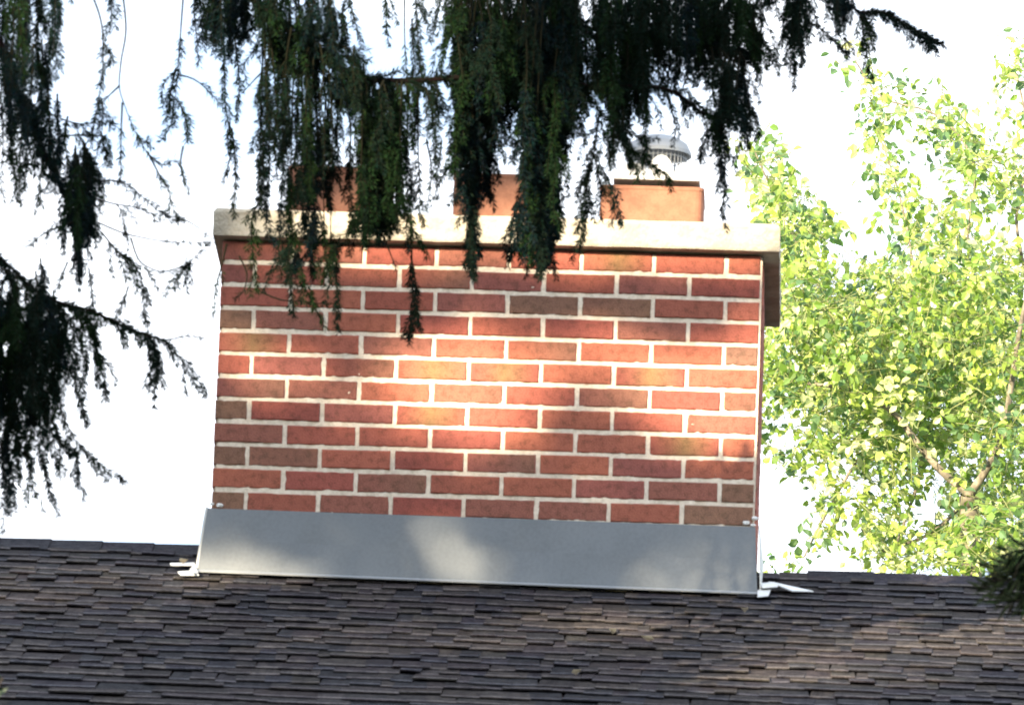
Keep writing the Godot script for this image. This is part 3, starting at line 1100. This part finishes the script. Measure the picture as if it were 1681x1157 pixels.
	twig(b, 2.22, 0.6, 0.01, 0.6, [664, -20, 664, 60, 668, 130])
	twig(b, 2.17, 0.0, 0.04, 1.0, [682, -20, 684, 40, 690, 120])
	twig(b, 2.17, 0.1, 0.03, 1.0, [676, 30, 678, 80, 684, 130])
	twig(b, 2.17, 0.2, 0.02, 0.8, [725, -10, 715, 40, 708, 70])
	curtain(b, 2.17, 735, 790, -30, 120, 9, 0.04)
	curtain(b, 2.17, 740, 920, 60, 170, 24, 0.07, 1.4, 0.0, 0.15)
	curtain(b, 2.11, 748, 800, 130, 345, 13, 0.06, 1.2)
	curtain(b, 2.11, 764, 784, 250, 452, 5, 0.03, 1.2, 0.0, 0.1)
	curtain(b, 2.11, 786, 815, 180, 330, 4, 0.04)
	curtain(b, 2.11, 815, 850, 130, 260, 5, 0.035, 0.9)
	curtain(b, 2.11, 800, 945, -30, 230, 17, 0.06, 1.3)
	curtain(b, 2.11, 858, 918, 200, 405, 15, 0.065, 1.2)
	curtain(b, 2.11, 868, 914, 300, 462, 9, 0.065, 1.3, 0.0, 0.15)
	twig(b, 2.11, 0.0, 0.04, 1.2, [850, 330, 840, 370, 838, 425])
	twig(b, 2.11, 0.0, 0.035, 1.1, [858, 340, 850, 385, 846, 418])
	curtain(b, 2.11, 918, 955, -20, 290, 8, 0.05, 1.1)
	curtain(b, 2.08, 975, 1065, -30, 195, 15, 0.055, 1.3)
	curtain(b, 2.08, 950, 1060, 90, 185, 9, 0.06, 1.3)
	twig(b, 2.08, 0.0, 0.04, 1.1, [985, 180, 975, 250, 962, 320, 958, 394])
	twig(b, 2.08, 0.0, 0.035, 1.0, [968, 270, 958, 330, 950, 380])
	twig(b, 2.08, 0.0, 0.035, 1.0, [985, 270, 1000, 300, 1012, 330, 1020, 362])
	twig(b, 2.08, 0.0, 0.035, 1.0, [980, 280, 990, 310, 996, 330])
	twig(b, 2.08, 0.0, 0.04, 1.1, [1000, 150, 1012, 215, 1045, 255, 1085, 280, 1102, 305])
	twig(b, 2.08, 0.0, 0.04, 1.0, [1010, 200, 1040, 222, 1080, 228])
	twig(b, 2.08, 0.0, 0.03, 1.0, [1060, 150, 1062, 190, 1056, 290])
	curtain(b, 2.08, 1005, 1035, 190, 290, 5, 0.035)
	twig(b, 2.08, 0.0, 0.03, 0.9, [1100, 170, 1108, 200, 1116, 225])
	curtain(b, 2.06, 1058, 1110, -30, 150, 9, 0.045)
	curtain(b, 2.06, 1105, 1150, -30, 135, 8, 0.04, 1.1)
	curtain(b, 2.06, 1145, 1232, -30, 150, 15, 0.055, 1.3)
	curtain(b, 2.06, 1225, 1250, 20, 140, 4, 0.035)
	curtain(b, 2.03, 1172, 1228, 130, 255, 11, 0.055, 1.2)
	twig(b, 2.03, 0.0, 0.035, 1.1, [1182, 190, 1190, 250, 1190, 300, 1184, 355])
	twig(b, 2.03, 0.0, 0.03, 1.1, [1176, 190, 1182, 250, 1182, 310])
	twig(b, 2.03, 0.1, 0.03, 1.0, [1172, 195, 1158, 230, 1146, 262])
	twig(b, 2.06, 0.0, 0.022, 1.2, [1236, 52, 1255, 70, 1268, 88, 1282, 110])
	# ---- the upper bough that ends at the right
	b = bough_at(tree, 2.06, -0.17, 0.022, 0.004, [640, -1180, 700, -500, 850, -210, 1050, -110, 1200, -50, 1310, -14, 1380, 0, 1412, 20, 1450, 20, 1500, 48, 1546, 72], 0.025, at)
	curtain(b, 2.00, 1248, 1290, -30, 30, 5, 0.03)
	curtain(b, 2.00, 1296, 1326, -20, 92, 7, 0.045, 1.2)
	twig(b, 2.00, 0.0, 0.025, 1.0, [1306, 40, 1305, 100, 1303, 146])
	twig(b, 2.00, 0.0, 0.02, 1.1, [1326, 34, 1350, 48, 1370, 66, 1392, 90])
	twig(b, 2.00, 0.0, 0.03, 1.0, [1360, -10, 1382, 20, 1386, 60, 1392, 98])
	curtain(b, 2.00, 1370, 1396, -25, 50, 5, 0.03)
	twig(b, 2.00, 0.0, 0.035, 1.1, [1412, 22, 1420, 60, 1425, 95, 1432, 130])
	twig(b, 2.00, 0.0, 0.035, 1.1, [1414, 24, 1428, 55, 1434, 84])
	twig(b, 2.00, 0.0, 0.03, 1.3, [1420, 22, 1450, 20, 1500, 48, 1546, 72])
	twig(b, 2.00, 0.0, 0.03, 1.3, [1500, 48, 1520, 60, 1530, 80])
	# ---- the rest of the tree, beyond the frame
	var rest := Shape.new()
	var limbs := Shape.new()
	for k in 64:
		var y := 2.2 + 12.6 * k / 64.0
		var reach := (15.6 - y) * 0.24 + 0.5
		var a := k * 2.4 + rng.randf() * 0.5
		var dir := Vector3(cos(a), 0, sin(a))
		var p0 := at + Vector3(0, y, 0)
		var p1 := p0 + dir * reach * 0.5 + Vector3(0, -0.15, 0)
		var p2 := p0 + dir * reach + Vector3(0, -0.3 * reach * 0.5, 0)
		if not clear_of_view(p1) or not clear_of_view(p2):
			continue
		limbs.tube(PackedVector3Array([p0, p1, p2]), 0.035, 0.008, 5, Color(0.028, 0.022, 0.018))
		for q in int(reach * 8):
			var t := rng.randf_range(0.2, 1.0)
			var r0 := p0.lerp(p2, t) + Vector3(rng.randf_range(-0.12, 0.12), -0.03, rng.randf_range(-0.12, 0.12))
			var l := rng.randf_range(0.2, 0.5)
			var r1 := r0 + Vector3(rng.randf_range(-0.06, 0.06), -l, rng.randf_range(-0.06, 0.06))
			if not clear_of_view(r0) or not clear_of_view(r1):
				continue
			var line := PackedVector3Array([r0, r0.lerp(r1, 0.5), r1])
			rest.tube(line, 0.003, 0.001, 3, Color(0.03, 0.024, 0.02))
			clothe(rest, line, 0.0, 1.0, 140.0, 0.05, needle_tone(), 0.008)
	var ho := obj("outer_boughs", limbs.mesh(M.spruce), tree)
	ho.set_meta("kind", "stuff")
	var so := obj("outer_needles", rest.mesh(M.spruce), tree)
	so.set_meta("kind", "stuff")

func free_of_view(p: Vector3) -> bool:
	var px := seen_at(p)
	if px.x > -25 and px.x < 1700 and px.y > -25 and px.y < 1200:
		return false
	var q := seen_at(p - SUN * (p.z / SUN.z))
	if q.x > 250 and q.x < 1330 and q.y > 170 and q.y < 1000:
		return false
	var rf := roof_frame()
	q = seen_at(p - SUN * ((p - rf.origin).dot(rf.basis.y) / SUN.dot(rf.basis.y)))
	return not (q.x > 0 and q.x < 1750 and q.y > 930 and q.y < 1160)

func clear_of_view(p: Vector3) -> bool:      # neither inside the photograph nor between the sun and the chimney
	var px := seen_at(p)
	if px.x > -60 and px.y > -60 and px.y < 1200:
		return false
	var q := p - SUN * (p.z / SUN.z)
	return not (q.x > -1.3 and q.x < 2.4 and q.y > 5.6 and q.y < 9.0)

# ---------------------------------------------------------------- unseen tree, its gaps carved to place sun pools on roof and chimney
func pools() -> Array:     # where the photograph shows sun: centre, half-width, half-height (photo pixels), share
	return [[772, 645, 92, 88, 1.0], [745, 600, 95, 40, 0.7], [960, 592, 120, 44, 0.5], [1205, 604, 85, 28, 1.0], [1190, 690, 105, 44, 1.0], [1100, 650, 80, 46, 0.5], [1250, 545, 30, 30, 0.3],
		[385, 590, 45, 44, 0.5], [500, 625, 60, 40, 0.2], [610, 690, 70, 40, 0.25], [720, 402, 250, 26, 0.8], [1090, 415, 210, 28, 0.5], [720, 365, 215, 40, 1.0], [1090, 375, 260, 48, 1.0], [830, 315, 110, 50, 1.0], [1075, 325, 125, 66, 1.0], [560, 310, 80, 50, 0.7],
		[1080, 260, 110, 60, 1.0], [728, 882, 22, 22, 0.8], [752, 915, 20, 18, 0.6], [782, 944, 40, 16, 0.9], [395, 925, 22, 26, 0.4], [1150, 905, 30, 24, 0.15],
		[370, 950, 120, 14, 0.8], [1530, 968, 200, 48, 1.0], [1610, 1048, 170, 34, 1.0], [1300, 1103, 170, 30, 1.0], [1030, 1027, 130, 20, 0.9], [1420, 995, 110, 28, 0.7], [1600, 1010, 110, 40, 0.8], [120, 975, 190, 40, 0.25], [1440, 1020, 300, 80, 0.22], [900, 1048, 420, 22, 0.15]]


func build_shade_tree() -> void:
	rng.seed = 1111
	var tree := thing("shade_tree", "unseen tall broadleaf tree, its crown shaped to shade the roof and chimney", "tree")
	var rf := roof_frame()
	var nrm := rf.basis.y
	var list := pools()
	var leaf := Shape.new()
	leaf.quad(Vector3(0, 0, -0.045), Vector3(0.028, 0.008, -0.005), Vector3(0, 0, 0.045), Vector3(-0.028, 0.008, -0.005), Color.WHITE)
	var places: Array[Transform3D] = []
	var n := 175000
	for k in n:
		var tx := rng.randf_range(-2.8, 5.2)
		var ty := rng.randf_range(4.7, 10.0)
		var x := Vector3(tx, ty, 0) + SUN * rng.randf_range(13.0, 17.5)
		var a := Vector2((tx - 1.2) / 4.1, (ty - 7.3) / 2.8)
		if pow(absf(a.x), 4.0) + pow(absf(a.y), 4.0) > 1.0:
			continue
		# where this leaf's shade falls
		var t_face := x.z / SUN.z
		var t_roof := (x - rf.origin).dot(nrm) / SUN.dot(nrm)
		var hit := x - SUN * t_face
		if t_roof < t_face or (absf(hit.x) > HALF + 0.05 and hit.y < 8.0):
			hit = x - SUN * t_roof
		var px := seen_at(hit)
		var lit := 0.0
		for g in list:
			var dx: float = (px.x - g[0]) / g[2]
			var dy: float = (px.y - g[1]) / g[3]
			var d := dx * dx + dy * dy
			if d < 4.0:
				lit += g[4] * exp(-d * d * 0.5)
		lit = clampf(lit, 0.0, 1.0)
		var keep := 1.0 if lit < 0.01 else clampf(-log(lit) / 7.0, 0.0, 1.0)
		if rng.randf() > keep:
			continue
		var bs := Basis.from_euler(Vector3(rng.randf_range(-1.2, 1.2), rng.randf() * TAU, rng.randf_range(-1.0, 1.0))).scaled(Vector3.ONE * rng.randf_range(0.8, 1.2))
		places.append(Transform3D(bs, x))
	var mm := MultiMesh.new()
	mm.transform_format = MultiMesh.TRANSFORM_3D
	var lm := mat("shade_leaf", lin(0.06, 0.1, 0.03), 0.6)
	mm.mesh = leaf.mesh(lm)
	mm.instance_count = places.size()
	for k in places.size():
		mm.set_instance_transform(k, places[k])
	var mi := MultiMeshInstance3D.new()
	mi.name = "crown"
	mi.multimesh = mm
	mi.set_meta("kind", "stuff")
	tree.add_child(mi)
	var s := Shape.new()
	var foot := Vector3(-6.2, 0, 13.4)
	s.tube(smooth(PackedVector3Array([foot, foot + Vector3(0.1, 3, 0), foot + Vector3(0, 6.2, 0.1), foot + Vector3(0.1, 8.6, 0)]), 0.4), 0.3, 0.16, 12, Color.WHITE)
	obj("trunk", s.mesh(M.darkbark), tree)

# ---------------------------------------------------------------- the bright tree behind the ridge
func build_maple() -> void:
	rng.seed = 1148
	var tree := thing("maple_tree", "sunlit yellow-green broadleaf tree behind the roof ridge", "tree")
	var z := -9.0
	clumps.seed = 6
	clumps.frequency = 2.2
	clumps.fractal_octaves = 2
	# limbs
	var s := Shape.new()
	var fork := P(1592, 812, z + 1.2)
	var foot := Vector3(fork.x + 0.5, 0, z - 0.3)
	s.tube(smooth(PackedVector3Array([foot, foot + Vector3(-0.05, 3.2, 0.1), Vector3(fork.x + 0.05, fork.y - 0.7, z + 1.0), fork]), 0.15), 0.13, 0.03, 10, Color.WHITE)
	obj("trunk", s.mesh(M.bark), tree)
	var lines := [
		[0.0155, 0.007, [1592, 812, 1622, 768, 1648, 712, 1660, 640, 1672, 560, 1690, 470]],
		[0.0152, 0.006, [1592, 812, 1545, 772, 1503, 722, 1480, 690, 1450, 664, 1420, 650, 1390, 638, 1326, 629]],
		[0.006, 0.003, [1503, 722, 1492, 660, 1480, 560, 1500, 460, 1480, 330, 1440, 210]],
		[0.006, 0.003, [1660, 640, 1620, 520, 1590, 400, 1600, 270, 1540, 190, 1450, 160, 1405, 100]],
		[0.006, 0.003, [1450, 664, 1400, 560, 1340, 460, 1290, 360, 1240, 250]],
		[0.008, 0.004, [1514, 745, 1508, 790, 1490, 845, 1470, 900]],
		[0.009, 0.004, [1592, 812, 1560, 850, 1520, 880, 1450, 905]],
		[0.007, 0.003, [1450, 664, 1462, 645, 1452, 636]],
		[0.008, 0.003, [1480, 690, 1420, 740, 1370, 820, 1320, 915]],
		[0.007, 0.003, [1622, 768, 1600, 700, 1560, 620]],
		[0.006, 0.003, [1592, 790, 1585, 782, 1580, 775]],
		[0.007, 0.004, [1690, 470, 1670, 360, 1690, 240, 1670, 120]]]
	for l in lines:
		var b := Shape.new()
		b.tube(smooth(px_line(z + (1.2 if l[0] > 0.015 else 0.0), l[2], rng.randf_range(-0.3, 0.3)), 0.04), l[0], l[1], 7, Color.WHITE)
		obj("limb", b.mesh(M.bark), tree)
	# crown: sprigs of leaves along these strokes [u0, v0, u1, v1, radius, share]
	var strokes := [[1290, 470, 1400, 560, 75, 1.0], [1300, 560, 1480, 600, 95, 1.3], [1420, 520, 1580, 560, 100, 1.3], [1560, 560, 1680, 620, 100, 1.2], [1300, 650, 1420, 700, 60, 0.8], [1440, 680, 1560, 690, 80, 0.9],
		[1290, 420, 1330, 450, 50, 0.8], [1235, 240, 1320, 410, 34, 0.8], [1282, 330, 1350, 400, 42, 0.7], [1400, 95, 1440, 150, 26, 0.35], [1440, 160, 1530, 180, 30, 0.45], [1530, 185, 1600, 235, 42, 0.6], [1590, 240, 1681, 290, 32, 0.5],
		[1430, 195, 1470, 300, 22, 0.35], [1470, 300, 1500, 390, 34, 0.45], [1575, 250, 1565, 400, 30, 0.5], [1590, 330, 1690, 315, 30, 0.5], [1668, 60, 1690, 260, 32, 0.5], [1490, 400, 1600, 400, 45, 0.6], [1520, 470, 1660, 470, 60, 0.9], [1640, 430, 1690, 430, 34, 0.4],
		[1640, 680, 1690, 760, 60, 0.7], [1640, 830, 1690, 870, 70, 0.9], [1560, 880, 1640, 900, 50, 0.6], [1430, 800, 1450, 900, 42, 0.6], [1460, 890, 1560, 910, 35, 0.45], [1290, 730, 1350, 770, 40, 0.5], [1390, 790, 1310, 925, 24, 0.6], [1450, 730, 1480, 780, 40, 0.5], [1275, 640, 1280, 730, 26, 0.3], [1272, 460, 1268, 620, 22, 0.3], [1262, 920, 1300, 930, 10, 0.05], [1080, 580, 1180, 680, 95, 0.9], [1560, 720, 1590, 800, 40, 0.5], [1420, 740, 1500, 800, 44, 0.5], [1440, 860, 1480, 930, 40, 0.5], [1560, 800, 1580, 900, 34, 0.4]]
	var holes := [[1292, 715, 22, 20], [1300, 850, 36, 52], [1395, 890, 24, 42], [1518, 828, 34, 26], [1545, 305, 40, 26], [1640, 372, 34, 22], [1420, 380, 40, 50], [1620, 180, 30, 30], [1496, 490, 10, 14], [1405, 470, 14, 16], [1560, 500, 10, 20], [1530, 935, 14, 14]]
	var sizes := []
	var total := 0.0
	for k in strokes:
		total += k[5] * (Vector2(k[0], k[1]).distance_to(Vector2(k[2], k[3])) + k[4])* k[4]
		sizes.append(total)
	var leaves := Shape.new()
	var stems := Shape.new()
	for k in 3500:
		var pick := rng.randf() * total
		var j := 0
		while sizes[j] < pick:
			j += 1
		var st: Array = strokes[j]
		var t := rng.randf()
		var ang := rng.randf() * TAU
		var rad: float = st[4] * sqrt(rng.randf())
		var u: float = lerpf(st[0], st[2], t) + cos(ang) * rad
		var w: float = lerpf(st[1], st[3], t) + sin(ang) * rad
		var bad := false
		for hh in holes:
			if pow((u - hh[0]) / hh[2], 2.0) + pow((w - hh[1]) / hh[3], 2.0) < 1.0:
				bad = true
		if bad and rng.randf() < 0.93:
			continue
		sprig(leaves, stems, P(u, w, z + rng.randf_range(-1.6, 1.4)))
	# leaves in front of the fork
	for k in 46:
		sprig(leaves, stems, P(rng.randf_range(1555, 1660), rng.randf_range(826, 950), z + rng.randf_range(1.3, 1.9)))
	for k in 30:
		sprig(leaves, stems, P(rng.randf_range(1600, 1690), rng.randf_range(520, 760), z + rng.randf_range(1.3, 1.7)))
	# the crown beyond the frame
	for k in 9000:
		var d := Vector3(rng.randfn(), rng.randfn(), rng.randfn()).normalized() * pow(rng.randf(), 0.4)
		var p := Vector3(3.5, 8.6, z - 0.4) + d * Vector3(2.5, 2.9, 2.2)
		var px := seen_at(p)
		if px.x < 1720 and px.y > -50 and px.y < 1000:
			continue
		if px.x < 1300:
			continue
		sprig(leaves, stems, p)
	var c := obj("crown", leaves.mesh(M.leaf), tree)
	c.set_meta("kind", "stuff")
	var so := obj("fine_stems", stems.mesh(M.shoot), tree)
	so.set_meta("kind", "stuff")

var clumps := FastNoiseLite.new()

func sprig(s: Shape, stems: Shape, at: Vector3) -> void:
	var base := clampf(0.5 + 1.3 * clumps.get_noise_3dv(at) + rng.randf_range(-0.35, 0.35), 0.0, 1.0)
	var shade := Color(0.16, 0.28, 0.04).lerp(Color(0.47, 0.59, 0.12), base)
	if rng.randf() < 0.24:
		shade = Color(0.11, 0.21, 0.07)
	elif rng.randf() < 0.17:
		shade = Color(0.62, 0.68, 0.32)  # very pale leaves, their colour standing in for glossy sheen
	var dir := Vector3(rng.randfn(), rng.randfn() * 0.6 - 0.2, rng.randfn()).normalized()
	var l := 0.09
	stems.tube(PackedVector3Array([at - dir * l, at + dir * l]), 0.002, 0.001, 3, Color.WHITE)
	for k in rng.randi_range(4, 7):
		var p := at + dir * rng.randf_range(-l, l) + Vector3(rng.randfn(), rng.randfn(), rng.randfn()) * 0.018
		var d := (dir * 0.4 + Vector3(rng.randfn() * 0.7, rng.randfn() * 0.5 - 0.55, rng.randfn() * 0.7)).normalized()
		var nn := (Vector3(rng.randfn(), rng.randfn(), rng.randfn()) * 0.8 + Vector3(-0.2, 0.7, 0.5)).normalized()
		var sd := d.cross(nn).normalized()
		var up := sd.cross(d)
		var ll := rng.randf_range(0.024, 0.05)
		var hw := ll * rng.randf_range(0.28, 0.38)
		var tip := p + d * ll - up * ll * 0.12
		var m1 := p + d * ll * 0.4
		var col := shade * rng.randf_range(0.8, 1.2)
		var m2 := p + d * ll * 0.75
		var r1 := m1 + sd * hw + up * hw * 0.3
		var l1 := m1 - sd * hw + up * hw * 0.3
		s.quad(p, r1, m2 + sd * hw * 0.7 + up * hw * 0.2, m2, col)
		s.tri(m2 + sd * hw * 0.7 + up * hw * 0.2, tip, m2, col)
		s.quad(p, m2, m2 - sd * hw * 0.7 + up * hw * 0.2, l1, col)
		s.tri(m2, tip, m2 - sd * hw * 0.7 + up * hw * 0.2, col)

# ---------------------------------------------------------------- small things
func build_small() -> void:
	rng.seed = 1185
	# needle tips of a young pine that reach in at the lower right
	var z := 8.0
	var sap := thing("young_pine", "dark long-needled pine tip poking in at the right edge above the roof", "tree")
	var top := P(1830, 900, z)
	var foot := Vector3(top.x + 0.25, 0, z)
	var s := Shape.new()
	s.tube(smooth(PackedVector3Array([foot, foot + Vector3(0.03, 2.6, 0), Vector3(top.x + 0.1, top.y + 0.5, z)]), 0.2), 0.05, 0.006, 8, Color.WHITE)
	obj("trunk", s.mesh(M.darkbark), sap)
	var dark := Color(0.006, 0.01, 0.006)
	var leader := Shape.new()
	clothe(leader, PackedVector3Array([Vector3(top.x + 0.13, top.y + 0.05, z), Vector3(top.x + 0.1, top.y + 0.52, z)]), 0.0, 1.0, 900.0, 0.07, dark, 0.005)
	obj("leader_needles", leader.mesh(M.spruce), sap)
	var bs := [[1830, 900, 1740, 912, 1680, 924, 1632, 938], [1830, 915, 1740, 942, 1670, 956, 1618, 968], [1840, 880, 1740, 890, 1690, 902, 1655, 908], [1820, 925, 1730, 955, 1685, 976, 1655, 988], [1850, 930, 1720, 930, 1660, 948]]
	for b in bs:
		var q := Shape.new()
		var line := smooth(px_line(z + rng.randf_range(-0.06, 0.06), b, rng.randf_range(-0.03, 0.03)), 0.01)
		q.tube(line, 0.004, 0.002, 4, dark)
		clothe(q, line, 0.0, 1.0, 900.0, 0.066, dark, 0.0052)
		obj("twig", q.mesh(M.spruce), sap)
	for k in 84:
		var q := Shape.new()
		var y := 1.0 + k * 0.066
		var a := k * 2.4
		var p0 := foot + Vector3(-0.02, minf(y, top.y + 0.5), 0)
		var p1 := p0 + Vector3(cos(a), 0.15, sin(a)) * maxf(0.22, 1.15 - y * 0.15)
		if seen_at(p1).x < 1760 and seen_at(p1).y < 1250:
			continue
		q.tube(PackedVector3Array([p0, p1]), 0.008, 0.003, 4, dark)
		clothe(q, PackedVector3Array([p0, p1]), 0.1, 1.0, 620.0, 0.065, dark, 0.005)
		for j in 3:
			var r0 := p0.lerp(p1, 0.4 + 0.2 * j)
			var r1 := r0 + (p1 - p0).normalized().rotated(Vector3.UP, 0.8 if j % 2 else -0.8) * 0.2 + Vector3(0, 0.05, 0)
			if seen_at(r1).x > 1760 or seen_at(r1).y > 1250:
				q.tube(PackedVector3Array([r0, r1]), 0.004, 0.002, 3, dark)
				clothe(q, PackedVector3Array([r0, r1]), 0.0, 1.0, 620.0, 0.065, dark, 0.005)
		obj("twig", q.mesh(M.spruce), sap)
	# a leafy shoot at the lower left corner
	var sh := thing("shrub", "green shoot of a shrub just inside the bottom left corner", "shrub")
	z = 10.0
	var tip := P(4, 1112, z)
	var st := Shape.new()
	var root := Vector3(tip.x - 0.5, 0, z)
	st.tube(smooth(PackedVector3Array([root, root + Vector3(0.05, 2.6, 0), tip + Vector3(-0.03, -0.06, 0), tip]), 0.15), 0.012, 0.002, 6, Color.WHITE)
	obj("stem", st.mesh(M.darkbark), sh)
	for k in 16:
		var lf := Shape.new()
		var p := tip + Vector3(-0.006 * k - 0.004, -0.012 * k, rng.randf_range(-0.03, 0.03))
		var d := Vector3(rng.randf_range(-0.6, 0.6), rng.randf_range(-0.4, 0.5), rng.randf_range(-0.6, 0.6)).normalized() * 0.026
		var sd := d.cross(Vector3(0.2, 0.3, 1)).normalized() * 0.008
		lf.quad(p, p + d * 0.5 + sd, p + d, p + d * 0.5, Color(0.03, 0.06, 0.02))
		lf.quad(p, p + d * 0.5, p + d, p + d * 0.5 - sd, Color(0.03, 0.06, 0.02))
		obj("leaf", lf.mesh(M.leaf), sh)
	# pale leaves lying on the shingles
	var rf := roof_frame()
	var spots := [[1005, 1054, "pale curled leaf on the shingles below the middle of the flashing"], [946, 1121, "small pale leaf low on the shingles near the bottom edge"], [1222, 1018, "pale leaf on the shingles just below the flashing's right corner"], [1063, 1066, "tiny pale leaf beside the curled leaf on the shingles"], [300, 938, "pale leaf on the shingles beside the flashing's left foot"]]
	for sp in spots:
		var d := ray(sp[0], sp[1])
		var at := EYE + d * ((rf.origin - EYE).dot(rf.basis.y) / d.dot(rf.basis.y)) + rf.basis.y * 0.022
		var l := Shape.new()
		var a := rng.randf() * TAU
		var e := (Vector3(cos(a), 0.0, sin(a)) * 0.022)
		var up := Vector3(0, 0.012, 0)
		var c := Vector3(-e.z, 0, e.x) * 0.5
		l.quad(-e + up, c + up * 1.2, e + up * 0.7, Vector3.ZERO, Color(0.42, 0.35, 0.25))
		l.quad(-e + up, Vector3.ZERO, e + up * 0.7, -c + up * 1.1, Color(0.42, 0.35, 0.25))
		var o := obj(numbered("fallen_leaf"), l.mesh(M.leaf), self, at)
		tag(o, sp[2], "leaf", "pale leaves lying on the roof")

func _ready() -> void:
	rng.seed = 20240611
	view()
	materials()
	var g := Shape.new()
	g.quad(Vector3(-600, 0, -600), Vector3(600, 0, -600), Vector3(600, 0, 600), Vector3(-600, 0, 600), Color.WHITE)
	var ground := obj("ground", g.mesh(M.grass))
	ground.set_meta("kind", "structure")
	ground.set_meta("label", "grass lawn around the house")
	build_house()
	build_chimney()
	build_maple()
	build_spruce()
	build_shade_tree()
	build_small()
	print("needles ", needles, " twigs ", twigs_made)
